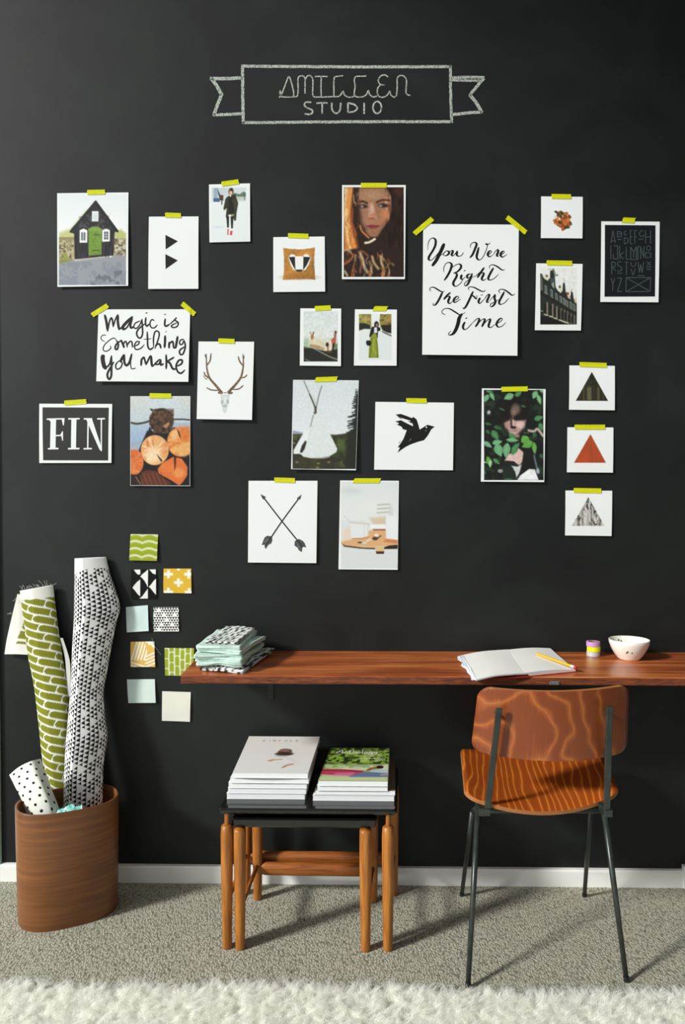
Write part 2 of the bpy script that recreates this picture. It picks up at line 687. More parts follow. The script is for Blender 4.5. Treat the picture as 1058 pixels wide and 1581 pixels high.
# chalk: broken strokes
CHALK = flat('white_chalk', (196, 204, 194), 0.95, 0.05)
nt, n, l, p = nodes_of(CHALK)
tc = n.new('ShaderNodeTexCoord')
n1 = n.new('ShaderNodeTexNoise')
n1.inputs['Scale'].default_value = 330
n1.inputs['Detail'].default_value = 3
l.new(tc.outputs['Object'], n1.inputs['Vector'])
rp = n.new('ShaderNodeValToRGB')
rp.color_ramp.elements[0].position = 0.34
rp.color_ramp.elements[0].color = (0.15, 0.15, 0.15, 1)
rp.color_ramp.elements[1].position = 0.58
rp.color_ramp.elements[1].color = (0.95, 0.95, 0.95, 1)
l.new(n1.outputs['Fac'], rp.inputs['Fac'])
l.new(rp.outputs['Color'], p.inputs['Alpha'])

# looped carpet
CARPET = flat('looped_carpet', (150, 143, 130), 0.95, 0.1)
nt, n, l, p = nodes_of(CARPET)
tc = n.new('ShaderNodeTexCoord')
mp = n.new('ShaderNodeMapping')
mp.inputs['Rotation'].default_value = (0, 0, math.radians(38))
mp.inputs['Scale'].default_value = (1.0, 0.62, 1)
l.new(tc.outputs['Object'], mp.inputs['Vector'])
vo = n.new('ShaderNodeTexVoronoi')
vo.inputs['Scale'].default_value = 175
l.new(mp.outputs['Vector'], vo.inputs['Vector'])
nz = n.new('ShaderNodeTexNoise')
nz.inputs['Scale'].default_value = 90
nz.inputs['Detail'].default_value = 5
nz.inputs['Roughness'].default_value = 0.75
l.new(tc.outputs['Object'], nz.inputs['Vector'])
rp = n.new('ShaderNodeValToRGB')
e = rp.color_ramp.elements
e[0].position, e[0].color = 0.22, (*lin((208, 206, 188)), 1)
e[1].position, e[1].color = 0.80, (*lin((88, 87, 74)), 1)
mxa = n.new('ShaderNodeMix')
mxa.data_type = 'FLOAT'
mxa.inputs['Factor'].default_value = 0.55
l.new(vo.outputs['Distance'], mxa.inputs['A'])
l.new(nz.outputs['Fac'], mxa.inputs['B'])
l.new(mxa.outputs['Result'], rp.inputs['Fac'])
l.new(rp.outputs['Color'], p.inputs['Base Color'])
bp = n.new('ShaderNodeBump')
bp.inputs['Strength'].default_value = 0.55
bp.inputs['Distance'].default_value = 0.004
bp.invert = True
l.new(vo.outputs['Distance'], bp.inputs['Height'])
l.new(bp.outputs['Normal'], p.inputs['Normal'])

# ------------------------------------------------------------------ the room
R = ROOM
XL = PY(2.0, 1250, 0.0).x                     # where the black wall stops on the left
m = MB()
m.box(XL, R['x1'], 0.0, 0.12, -0.05, R['z1'])
tag(m.build('wall_back', CHALKWALL), kind='structure')
m = MB()
m.box(R['x0'] - 0.12, XL - 0.07, 0.0, 0.12, -0.05, R['z1'])
tag(m.build('wall_back_left', WALLWHITE), kind='structure')
m = MB()
m.box(XL - 0.07, XL, -0.012, 0.10, 0.0, R['z1'])
tag(m.build('trim_1', flat('pale_teal_gloss', (186, 214, 206), 0.4), bevel=0.003), kind='structure')
m = MB()
m.box(R['x0'] - 0.1, R['x1'] + 0.1, R['y0'] - 0.1, 0.12, -0.05, 0.0)
tag(m.build('floor', CARPET), kind='structure')
m = MB()
m.box(R['x0'] - 0.12, R['x1'] + 0.12, R['y0'] - 0.12, 0.12, R['z1'], R['z1'] + 0.08)
tag(m.build('ceiling', WALLWHITE), kind='structure')
m = MB()
m.box(R['x1'], R['x1'] + 0.12, R['y0'] - 0.12, 0.12, -0.05, R['z1'])
tag(m.build('wall_right', ROOMWALL), kind='structure')
y0, y1, z0, z1 = WIN1
m = MB()
xa, xb = R['x0'] - 0.12, R['x0']
m.box(xa, xb, R['y0'] - 0.12, y0, -0.05, R['z1'])
m.box(xa, xb, y1, 0.12, -0.05, R['z1'])
m.box(xa, xb, y0, y1, -0.05, z0)
m.box(xa, xb, y0, y1, z1, R['z1'])
tag(m.build('wall_left', ROOMWALL), kind='structure')


def frame_x(x0, x1, y0, y1, z0, z1, t):
    m = MB()
    m.box(x0, x1, y0, y0 + t, z0, z1)
    m.box(x0, x1, y1 - t, y1, z0, z1)
    m.box(x0, x1, y0 + t, y1 - t, z0, z0 + t)
    m.box(x0, x1, y0 + t, y1 - t, z1 - t, z1)
    return m


tag(frame_x(xa + 0.02, xa + 0.06, y0, y1, z0, z1, 0.05).build('window_1', GLOSSWHITE), kind='structure')
x0, x1, z0, z1 = FILL_WIN
m = MB()
ya, yb = R['y0'] - 0.12, R['y0']
m.box(R['x0'] - 0.12, x0, ya, yb, -0.05, R['z1'])
m.box(x1, R['x1'] + 0.12, ya, yb, -0.05, R['z1'])
m.box(x0, x1, ya, yb, -0.05, z0)
m.box(x0, x1, ya, yb, z1, R['z1'])
tag(m.build('wall_front', ROOMWALL), kind='structure')
m = MB()
t = 0.05
m.box(x0, x0 + t, ya + .02, ya + .06, z0, z1)
m.box(x1 - t, x1, ya + .02, ya + .06, z0, z1)
m.box(x0 + t, x1 - t, ya + .02, ya + .06, z0, z0 + t)
m.box(x0 + t, x1 - t, ya + .02, ya + .06, z1 - t, z1)
tag(m.build('added_window_frame', GLOSSWHITE), kind='structure')  # unseen frame, put in around the added fill lamp
# baseboard with an eased top edge
XE = PY(1055.3, 1345, -0.014).x
m = MB()
prof = [(0.0, 0.0), (-0.014, 0.0), (-0.014, 0.050), (-0.011, 0.0565), (0.0, 0.058)]
V, F = [], []
for x in (XL, R['x1']):
    V += [(x, a, b) for a, b in prof]
k = len(prof)
F = [(i, i + 1, k + i + 1, k + i) for i in range(k - 1)] + [tuple(range(k - 1, -1, -1)), tuple(range(k, 2 * k))]
m.add(V, F)
tag(m.build('baseboard_back', GLOSSWHITE), kind='structure')
m = MB()
m.box(XE, XE + 0.09, -0.02, 0.0, 0.0, 0.074)
tag(m.build('trim_2', GLOSSWHITE, bevel=0.002), kind='structure')

# ------------------------------------------------------------------ chalk drawing on the wall
IDPX = lambda p: np.asarray(p, float)


def wall_quads(quads, toPx, off):
    m = MB()
    for k, q in enumerate(quads):
        P = toPx(q)
        m.add([PY(x, y, 0.0) + Vector((0, -off, 0)) for x, y in P], [(3, 2, 1, 0)])
    return m


banner = empty('chalk_banner', PY(536, 190, 0.0))
tag(banner, 'white chalk drawing of a ribbon banner with hand lettering, high on the black wall', 'chalk drawing')
lines = [((373.5, 102.3), (535, 103.4), (697.5, 103.2), 4.6), ((695.6, 101), (696, 145), (697.5, 190), 4.2), ((698, 188), (540, 188.2), (374.5, 189.6), 4.4), ((376, 191), (375, 145), (374.6, 101), 4.6),
         ((374, 120.2), (350, 121.6), (324.5, 121.4), 5.2), ((326.5, 121), (335, 133), (342.6, 147), 5.4), ((342.8, 145.5), (336, 162), (330.2, 178), 5.0), ((328.5, 177.6), (350, 177.0), (373.5, 175.8), 4.4),
         ((697, 120.3), (722, 119.4), (748.5, 119.8), 4.4), ((697, 124.2), (720, 124.6), (742, 124.6), 3.6), ((747.5, 121), (736, 134), (725, 148), 4.6), ((725, 146.2), (735, 158), (744.4, 174.5), 5.0), ((744.6, 173), (722, 174.6), (697, 177.4), 4.6)]
q = []
for a, b, c, w in lines:
    pts = np.array(crom([a, b, c], 14))
    jit = (nprng.rand(len(pts), 2) - .5) * 0.5
    q += ribbon(pts + jit, w, curve=False, taper=False)
wall_quads(q, IDPX, 0.0008).build('ribbon_outline', CHALK, banner)
cE = crop(420, 105, 4.6)
SM = [[(55, 190), (70, 185), (95, 120), (120, 63), (140, 110), (155, 180), (148, 205), (110, 207), (70, 205), (60, 190), (54, 168)], [(56, 160), (66, 185), (52, 212)],
      [(148, 205), (180, 200), (186, 150), (185, 80), (200, 58), (225, 60), (235, 85), (235, 183)], [(235, 90), (250, 60), (272, 56), (290, 85), (290, 160), (296, 203), (350, 207), (420, 205)],
      [(305, 62), (350, 60), (395, 62)], [(350, 62), (349, 130), (350, 205)],
      [(505, 55), (470, 60), (446, 66), (440, 100), (440, 150), (441, 205)], [(420, 205), (470, 203), (490, 190), (505, 165), (515, 192), (545, 208), (580, 203), (592, 190)],
      [(670, 58), (630, 60), (596, 62), (585, 90), (591, 130), (585, 190), (605, 206), (645, 205), (670, 190), (685, 162), (695, 190), (720, 206), (748, 200)],
      [(825, 65), (800, 50), (770, 60), (755, 90), (768, 116), (800, 122)], [(770, 120), (750, 150), (754, 195), (785, 209), (818, 195), (836, 165), (845, 193), (868, 208), (886, 195)],
      [(886, 195), (890, 130), (890, 76), (910, 55), (940, 60), (956, 92), (952, 165), (962, 190), (985, 195)]]
q = []
for s_ in SM:
    q += ribbon(s_, 9.0, taper=False)
ST = [[(280, 245), (245, 243), (230, 263), (250, 284), (280, 296), (290, 315), (268, 330), (232, 326)], [(315, 250), (355, 249), (395, 250)], [(357, 250), (357, 290), (357, 326)],
      [(425, 248), (428, 298), (455, 323), (482, 303), (490, 248)], [(540, 248), (540, 282), (540, 316)], [(540, 249), (584, 260), (606, 285), (585, 309), (540, 316)], [(655, 248), (655, 290), (655, 327)],
      circle(748, 281, 30, 42, 14) + [(778, 281), (776, 296)]]
for s_ in ST:
    q += ribbon(s_, 11.5, taper=False)
wall_quads(q, cE, 0.0009).build('lettering', CHALK, banner)

# ------------------------------------------------------------------ taped prints
def add_tape(sheet, x, y, length, ang, parent, wid=7.6, skew=0.0):
    """a short strip of washi tape, half on the paper and half on the wall; x, y is its middle in the photograph"""
    a = math.radians(ang)
    c, s_ = math.cos(a), math.sin(a)
    n = 9
    rows_f, rows_b = [], []
    for v in np.linspace(-1, 1, 5):
        for u in np.linspace(-1, 1, n):
            px_, py_ = u * length / 2 + v * skew, v * wid / 2
            jag = 0.5 * math.sin(9 * v + 3 * u) if abs(u) > 0.99 else 0
            P = PY(x + (px_ + jag) * c - py_ * s_, y + (px_ + jag) * s_ + py_ * c, 0.0)
            U, V = sheet.uv([(x + px_ * c - py_ * s_, y + px_ * s_ + py_ * c)])
            inside = (U[0] > -0.01) and (U[0] < 1.01) and V[0] > -0.005
            d = sheet.base + 0.0018 + (sheet.lift * max(0, V[0]) ** 1.6 + sheet.curl * math.sin(math.pi * min(1, max(0, V[0]))) if inside else -0.0008)
            P = Vector(P)
            P.y -= d
            rows_b.append(P)
            rows_f.append(P + Vector((0, -0.0003, 0)))
    v, f = closed_sheet(np.array(rows_f), np.array(rows_b), n, 5)
    return mesh_obj('tape', v, f, TAPE, parent)


def print_on_wall(name, tl, tr, br, bl, tapes, label, cat, group, mat=None, **kw):
    s = Sheet(tl, tr, br, bl, **kw)
    root = empty(name, tuple((s.w[2] + s.w[3]) / 2))
    tag(root, label, cat, group)
    s.paper('paper', mat or PAPER, root)
    for t in tapes:
        add_tape(s, *t[:4], root, **(t[4] if len(t) > 4 else {}))
    return s, root


GP = 'prints taped to the black wall'

# 1 black cottage with a green door
s, r = print_on_wall('photo_print', (88.6, 298.6), (198.6, 297.4), (199.0, 442.2), (90.2, 443.9), [(149, 297.2, 27.5, -1)],
                     'photo of a black gabled cottage with a green door, at upper left', 'print', GP, lift=.006)
C = Canvas(38, 30, 1018, 1362, 112, (226, 230, 230))
C.vgrad(30, (224, 230, 231), 600, (238, 240, 238))
C.poly([(38, 600), (130, 560), (230, 540), (330, 640), (280, 760), (38, 720)], (186, 190, 110), .8, soft=60)
C.poly([(150, 600), (430, 270), (470, 300), (300, 560)], (176, 190, 110), .55, soft=60)
C.poly([(850, 600), (940, 540), (1018, 610), (1018, 720), (850, 720)], (180, 184, 104), .9, soft=40)
C.rect(38, 660, 270, 1060, (146, 136, 96))
C.blot(36, .5, (196, 186, 150), .8, 3, (38, 700, 270, 1000))
C.blot(30, .6, (78, 66, 50), .8, 6, (38, 700, 270, 1000))
C.blot(60, .55, (128, 142, 52), .7, 9, (38, 880, 270, 1060))
C.rect(830, 680, 1018, 950, (140, 128, 96))
C.blot(44, .5, (206, 200, 178), .85, 4, (840, 690, 1018, 940))
C.blot(34, .64, (84, 74, 58), .8, 2, (840, 690, 1018, 940))
C.poly([(38, 1050), (300, 990), (560, 930), (800, 920), (1018, 935), (1018, 1362), (38, 1362)], (148, 152, 158))
C.poly([(260, 1000), (560, 930), (830, 920), (830, 940), (560, 975), (270, 1020)], (196, 190, 172), .8, soft=14)
C.blot(70, .5, (126, 132, 142), .6, 12, (38, 1020, 1018, 1362))
C.blot(90, .6, (96, 100, 110), .7, 14, (500, 1150, 1018, 1362))
C.vgrad(1361, (0, 0, 0), 1362, (0, 0, 0)) if False else None
C.poly([(568, 140), (890, 560), (850, 600), (835, 930), (270, 985), (258, 610), (205, 590), (215, 540)], (40, 38, 42))
C.noise(26, .5, 5, sx=1.6, sy=.25, mask=((C.X > 270) & (C.X < 840) & (C.Y > 560) & (C.Y < 960)).astype(float))
C.blot(36, .6, (96, 96, 92), .55, 8, (330, 330, 800, 560))
C.line([(568, 140), (890, 575)], 34, (24, 26, 30), curve=False)
C.line([(568, 140), (210, 580)], 34, (24, 28, 30), curve=False)
C.rect(516, 280, 612, 430, (228, 232, 230))
C.rect(536, 310, 594, 410, (210, 216, 218))
C.poly([(340, 560), (395, 535), (452, 560), (452, 740), (340, 742)], (236, 238, 236))
C.rect(362, 590, 424, 708, (96, 104, 104))
C.line([(393, 590), (393, 708)], 12, (210, 214, 212), curve=False)
C.poly([(668, 560), (725, 535), (780, 560), (780, 722), (668, 728)], (236, 238, 236))
C.rect(696, 580, 756, 695, (66, 76, 84))
C.line([(726, 580), (726, 695)], 10, (200, 206, 208), curve=False)
for yy in (620, 656):
    C.line([(690, yy), (760, yy)], 9, (200, 206, 208), curve=False)
C.poly([(466, 540), (520, 505), (610, 505), (662, 545), (660, 915), (474, 932)], (112, 146, 54))
C.poly([(466, 545), (560, 512), (662, 545), (662, 570), (466, 575)], (132, 160, 78), .8)
C.noise(30, .10, 3, mask=((C.X > 470) & (C.X < 660) & (C.Y > 560) & (C.Y < 920)).astype(float))
C.rect(555, 618, 632, 634, (64, 82, 34))
C.rect(530, 846, 632, 862, (60, 78, 32))
s.picture('picture', C, crop(88, 297, 9.446), r)

# 2 two black arrowheads
s, r = print_on_wall('art_print', (230.2, 334.8), (306.8, 334.4), (306.9, 446.6), (229.6, 446.8), [(267.6, 332.8, 24.5, 2)],
                     'tall white print with two small black triangles pointing right', 'print', GP, lift=.004)
cc = crop(70, 280, 4.232)
s.shapes('printed_triangles', [([(787, 352), (869, 394), (789, 448)], 0), ([(787, 478), (869, 520), (789, 577)], 0)], [INK], r, cc)

# 3 woman in a dark green coat
s, r = print_on_wall('photo_print', (322.9, 285.2), (386.2, 283.4), (386.8, 373.6), (324.0, 375.0), [(355.7, 282.8, 26.5, -8)],
                     'small photo of a person in a long dark green coat and red shoes on snow', 'print', GP, lift=.003)
C = Canvas(100, 150, 960, 1400, 80, (228, 234, 233))
C.rect(100, 150, 905, 480, (205, 214, 214), soft=20)
C.rect(150, 160, 250, 400, (150, 172, 186), soft=14)
C.rect(150, 400, 300, 490, (74, 98, 132), soft=14)
C.rect(250, 160, 480, 330, (196, 206, 212), soft=30)
C.poly([(240, 170), (300, 300), (320, 350), (290, 400), (260, 300)], (60, 76, 96), soft=20)
C.poly([(640, 280), (760, 310), (850, 250), (905, 280), (905, 370), (640, 370)], (92, 118, 100), soft=30)
C.rect(660, 370, 905, 445, (190, 196, 188), soft=24)
C.line([(870, 260), (880, 440)], 20, (70, 90, 78), .8, curve=False)
C.rect(300, 330, 380, 450, (54, 40, 34), soft=18)
C.ell(340, 385, 28, 34, (120, 60, 40), .8)
C.line([(345, 450), (348, 545)], 26, (50, 54, 56), .9, soft=14, curve=False)
C.poly([(470, 370), (540, 330), (640, 330), (690, 400), (730, 520), (690, 760), (680, 920), (640, 935), (600, 820), (500, 840), (500, 1000), (440, 830), (460, 640), (400, 690), (385, 640), (430, 420)], (52, 54, 38), soft=18)
C.poly([(500, 380), (560, 340), (640, 400), (630, 770), (510, 770)], (30, 32, 28), soft=14)
C.poly([(570, 420), (640, 400), (700, 520), (680, 700), (640, 640)], (70, 66, 40), .8, soft=22)
C.ell(560, 250, 62, 92, (96, 78, 50), soft=20)
C.ell(556, 272, 36, 50, (214, 180, 156), soft=12)
C.poly([(540, 200), (570, 150), (606, 190), (604, 240), (545, 232)], (40, 46, 40), soft=14)
C.poly([(650, 290), (600, 320), (590, 400), (680, 400)], (40, 42, 34), soft=20)
C.ell(545, 340, 20, 30, (222, 210, 204), soft=10)
C.poly([(455, 830), (520, 840), (512, 1090), (470, 1090)], (30, 36, 38), soft=12)
C.poly([(550, 830), (618, 830), (606, 1110), (566, 1110)], (26, 32, 34), soft=12)
C.ell(536, 812, 34, 26, (232, 226, 224), soft=10)
C.rect(566, 780, 634, 812, (180, 176, 160), .8, soft=12)
C.poly([(478, 1120), (512, 1120), (505, 1262), (472, 1262)], (204, 104, 108), soft=12)
C.poly([(545, 1170), (600, 1165), (585, 1268), (535, 1266)], (206, 66, 82), soft=12)
C.ell(260, 1076, 120, 20, (196, 212, 226), .7, soft=30)
s.picture('picture', C, crop(320, 280, 15.114), r)

# 4 tan cushion with a badger face shape
s, r = print_on_wall('photo_print', (422.2, 366.4), (501.6, 365.4), (502.2, 450.8), (422.4, 451.5), [(460.8, 364.6, 31.5, 2)],
                     'square print of a tan cushion with a black and white badger mask', 'print', GP, lift=.003)
C = Canvas(569, 482, 964, 908, 104, (234, 237, 236))
C.poly([(642, 570), (700, 578), (770, 582), (840, 576), (890, 566), (884, 640), (882, 700), (893, 820), (830, 812), (760, 816), (700, 818), (640, 822), (650, 740), (650, 650)], (184, 128, 58))
mk = ((C.X > 645) & (C.X < 888) & (C.Y > 572) & (C.Y < 818)).astype(float)
C.noise(14, .10, 4, mask=mk)
C.noise(90, .14, 8, mask=mk)
C.ell(770, 800, 120, 18, (150, 96, 44), .45, soft=20)
C.ell(715, 640, 24, 20, (240, 240, 236))
C.ell(822, 640, 24, 20, (240, 240, 236))
C.poly([(682, 640), (722, 636), (746, 640), (746, 748), (724, 744), (700, 700)], (240, 240, 236))
C.poly([(860, 640), (822, 636), (790, 640), (790, 748), (815, 744), (842, 700)], (240, 240, 236))
C.poly([(686, 642), (734, 640), (738, 745), (716, 706)], (38, 38, 36))
C.poly([(856, 642), (800, 640), (798, 745), (826, 706)], (38, 38, 36))
C.rect(740, 636, 794, 746, (236, 237, 234))
C.poly([(738, 740), (796, 740), (784, 756), (750, 756)], (44, 42, 38))
s.picture('picture', C, crop(310, 270, 5.038), r)

# 5 portrait of a red haired woman
s, r = print_on_wall('photo_print', (528.4, 286.1), (626.6, 286.0), (625.2, 431.8), (528.2, 431.9), [(577.3, 286.6, 40, 0)],
                     'large portrait photo of a long haired person lit by warm sun', 'print', GP, lift=.005)
C = Canvas(158, 146, 858, 1198, 120, (40, 26, 18))
C.poly([(158, 146), (270, 146), (260, 300), (230, 500), (290, 700), (330, 900), (158, 920)], (196, 116, 52), soft=60)
C.poly([(158, 146), (215, 146), (195, 300), (180, 520), (158, 560)], (226, 196, 148), soft=50)
C.line([(250, 150), (225, 320), (215, 520), (260, 760), (300, 900)], 34, (230, 150, 78), .9, soft=30)
C.line([(190, 420), (185, 600), (215, 800), (250, 900)], 30, (240, 206, 142), .9, soft=30)
C.line([(165, 560), (170, 700), (190, 860)], 16, (200, 130, 60), .9, soft=20)
C.line([(270, 400), (250, 560), (300, 700)], 26, (170, 78, 34), .9, soft=26)
C.poly([(270, 146), (350, 146), (330, 330), (330, 520), (390, 680), (440, 740), (360, 740), (290, 560), (262, 340)], (44, 30, 22), soft=34)
C.blot(30, .62, (120, 92, 60), .7, 5, (265, 150, 330, 380))
C.poly([(340, 146), (660, 146), (716, 260), (715, 420), (680, 540), (610, 640), (545, 730), (480, 735), (410, 660), (360, 540), (338, 380), (332, 240)], (150, 106, 80), soft=22)
C.ell(500, 240, 140, 60, (176, 136, 106), .8, soft=70)
C.ell(430, 460, 60, 110, (160, 118, 94), .7, soft=60)
C.poly([(332, 300), (360, 420), (380, 540), (430, 640), (390, 660), (330, 520)], (84, 56, 42), .8, soft=40)
C.poly([(716, 280), (712, 420), (640, 600), (560, 720), (620, 560), (670, 420)], (112, 70, 46), .7, soft=50)
C.ell(640, 470, 50, 80, (196, 130, 86), .7, soft=50)
C.ell(500, 560, 120, 60, (176, 122, 92), .6, soft=50)
C.poly([(450, 330), (500, 330), (540, 480), (550, 520), (450, 525), (440, 470)], (190, 140, 110), .8, soft=26)
C.ell(488, 410, 20, 60, (206, 176, 156), .8, soft=26)
C.line([(335, 320), (380, 312), (432, 335)], 22, (52, 36, 28), .9, soft=14)
C.line([(545, 325), (600, 298), (690, 300)], 22, (52, 36, 28), .9, soft=14)
C.ell(385, 372, 52, 22, (48, 34, 30), soft=16)
C.ell(620, 362, 58, 24, (46, 32, 28), soft=16)
C.ell(372, 374, 18, 14, (150, 158, 160), .8, soft=8)
C.ell(590, 366, 20, 14, (140, 150, 150), .8, soft=8)
C.ell(480, 515, 40, 14, (150, 82, 50), .8, soft=14)
C.ell(505, 470, 26, 14, (176, 96, 84), .6, soft=16)
C.poly([(420, 602), (470, 586), (510, 590), (580, 596), (545, 630), (480, 640)], (142, 62, 62), soft=12)
C.line([(425, 606), (500, 606), (576, 602)], 9, (96, 28, 40), soft=8)
C.ell(490, 690, 60, 30, (156, 104, 82), .7, soft=30)
C.poly([(660, 146), (858, 146), (858, 900), (600, 880), (540, 800), (600, 660), (700, 520), (725, 400), (715, 260)], (40, 24, 18), soft=24)
C.noise(40, .35, 9, sx=2.0, sy=.5, mask=(C.X > 640).astype(float))
C.ell(800, 190, 60, 60, (70, 38, 24), .8, soft=50)
C.poly([(158, 890), (330, 860), (420, 740), (560, 740), (700, 860), (858, 900), (858, 1198), (158, 1198)], (42, 29, 22), soft=30)
C.line([(350, 600), (370, 660), (450, 740)], 22, (196, 124, 70), .9, soft=14)
C.line([(410, 800), (460, 790), (520, 755)], 26, (232, 214, 190), soft=14)
for pts, w_, c_ in [([(165, 1045), (220, 1010), (270, 950), (250, 930)], 34, (200, 110, 50)), ([(170, 890), (210, 880), (240, 910)], 26, (220, 190, 150)), ([(350, 920), (380, 1000), (400, 1080), (430, 1140)], 40, (232, 206, 170)), ([(340, 960), (365, 1030), (350, 1140)], 24, (190, 140, 90)),
                    ([(490, 960), (510, 1030), (560, 1100)], 34, (226, 190, 140)), ([(460, 1020), (480, 1090), (470, 1180)], 32, (210, 166, 110)), ([(590, 960), (600, 1040), (630, 1110), (610, 1190)], 36, (232, 200, 150)), ([(560, 940), (620, 980), (670, 1050)], 20, (176, 136, 90)),
                    ([(300, 940), (290, 1010)], 20, (200, 176, 140)), ([(330, 900), (380, 900), (440, 950)], 22, (170, 110, 60)), ([(170, 1130), (200, 1180)], 30, (220, 200, 170)), ([(720, 1040), (740, 1060)], 22, (170, 140, 100))]:
    C.line(pts, w_ * .75, c_, .8, soft=24)
for i in range(46):
    x_, y_ = rng.uniform(165, 700), rng.uniform(860, 1180)
    if i < 16:
        x_, y_ = rng.uniform(165, 330), rng.uniform(200, 800)
    h_ = rng.uniform(60, 150)
    c_ = rng.choice([(196, 140, 84), (150, 92, 48), (224, 190, 142), (110, 66, 36), (66, 40, 26), (208, 122, 60)])
    C.line([(x_, y_), (x_ + rng.uniform(-26, 26), y_ + h_ * .5), (x_ + rng.uniform(-30, 30), min(1195, y_ + h_))], rng.uniform(5, 12), c_, .75, soft=14)
C.ell(200, 960, 40, 36, (46, 30, 22), .8, soft=30)
C.noise(16, .14, 3)
s.picture('picture', C, crop(510, 270, 7.557), r)

# 6 brush lettering, large
s, r = print_on_wall('lettering_print', (653.6, 346.0), (801.2, 347.2), (797.9, 550.2), (651.6, 548.6), [(653.8, 349.6, 36.5, -40), (797.4, 347.6, 38, 39)],
                     'largest white print, four lines of black brush script, taped at both top corners', 'print', GP, lift=.010, curl=.002)
A = [[(75, 185), (78, 120), (100, 70), (135, 56), (160, 82), (155, 140), (125, 200), (90, 255), (85, 290), (110, 298), (150, 265), (200, 205), (235, 150), (254, 114)],
     [(254, 114), (226, 180), (192, 250), (160, 310), (120, 362)],
     [(200, 255), (258, 215), (272, 198), (298, 200), (304, 225), (275, 248), (250, 245), (246, 225), (262, 205)], [(300, 215), (335, 192), (348, 200), (334, 240), (355, 246), (396, 195)], [(396, 195), (390, 240), (412, 254), (442, 244), (465, 212)],
     [(540, 165), (543, 125), (580, 102), (606, 120), (590, 170), (562, 235), (532, 272)], [(630, 155), (616, 210), (606, 260), (626, 294), (662, 280), (692, 230), (716, 170), (726, 122), (706, 118)], [(700, 116), (724, 128), (756, 108)],
     [(725, 242), (760, 220), (766, 200), (746, 198), (726, 235), (746, 260), (785, 240)], [(785, 240), (815, 195), (836, 183), (840, 205), (825, 250), (850, 252)], [(850, 246), (896, 224), (906, 203), (886, 203), (866, 235), (886, 264), (940, 232)],
     [(250, 430), (248, 380), (272, 335), (308, 323), (334, 345), (322, 400), (290, 465), (252, 520)], [(325, 390), (378, 350), (424, 342), (436, 375), (400, 420), (352, 442)], [(352, 442), (388, 446), (384, 482), (352, 540), (358, 574), (386, 582), (430, 550), (456, 512)],
     [(446, 455), (434, 490), (450, 508), (482, 480)], [(473, 408), (478, 416)], [(545, 448), (512, 455), (500, 480), (516, 494), (546, 465), (558, 442)], [(558, 442), (535, 505), (508, 560), (480, 578), (474, 552), (520, 510), (582, 470)],
     [(582, 480), (640, 430), (688, 378)], [(688, 378), (650, 432), (612, 490)], [(622, 474), (660, 440), (684, 444), (660, 500), (680, 518), (712, 498)],
     [(790, 380), (760, 430), (732, 490), (744, 514), (790, 500), (845, 452)], [(748, 388), (746, 362), (780, 348), (830, 368), (880, 404), (912, 400)]]
Bs = [[(112, 108), (94, 92), (104, 70), (140, 66), (190, 95), (230, 115), (256, 108)], [(236, 112), (205, 180), (175, 232), (150, 260), (130, 255), (136, 238)], [(322, 122), (284, 152), (246, 200)], [(256, 192), (292, 165), (312, 170), (294, 222), (312, 242), (346, 215)],
      [(350, 216), (400, 190), (406, 167), (380, 170), (354, 205), (370, 230), (432, 192)], [(526, 96), (514, 75), (536, 60), (580, 68), (640, 100), (680, 112), (698, 94)], [(567, 108), (530, 190), (490, 270), (464, 298), (452, 284)], [(540, 152), (570, 162), (600, 192), (606, 152)],
      [(642, 178), (624, 220), (640, 240), (682, 200)], [(658, 146), (662, 154)], [(682, 205), (720, 150), (742, 145), (735, 172), (714, 225), (742, 226)], [(742, 215), (790, 160), (802, 148), (798, 185), (808, 225), (785, 265), (760, 277), (754, 250), (800, 225), (842, 198)],
      [(906, 112), (875, 170), (848, 225), (860, 252), (906, 235), (955, 183)], [(862, 132), (844, 106), (866, 88), (910, 95), (960, 130), (990, 152), (1020, 138)],
      [(267, 366), (234, 352), (228, 325), (260, 298), (310, 300), (370, 335), (430, 367), (482, 338)], [(448, 352), (415, 400), (402, 460), (376, 530), (345, 574), (308, 587), (298, 570), (326, 542)], [(477, 442), (455, 490), (465, 524), (500, 516), (562, 448)], [(487, 398), (494, 408)],
      [(562, 450), (610, 408), (632, 414), (615, 460), (588, 498)], [(606, 474), (660, 420), (692, 414), (680, 455), (658, 498)], [(672, 478), (720, 425), (752, 414), (740, 455), (733, 495), (760, 503), (800, 470)], [(800, 475), (860, 440), (882, 415), (866, 403), (835, 430), (818, 470), (840, 500), (882, 486), (922, 448)]]
items = []
cA, cB = crop(650, 360, 7.053), crop(650, 435, 7.053)
for st in A:
    heavy = 42 if st[0] == (254, 114) else 27
    items += [(cA(qd), 0) for qd in ribbon(st, 10, down=(8.5, heavy))]
for st in Bs:
    heavy = 42 if st[0] == (448, 352) else 26
    items += [(cB(qd), 0) for qd in ribbon(st, 10, down=(9.0, heavy))]
s.shapes('lettering', items, [INK], r, IDPX)

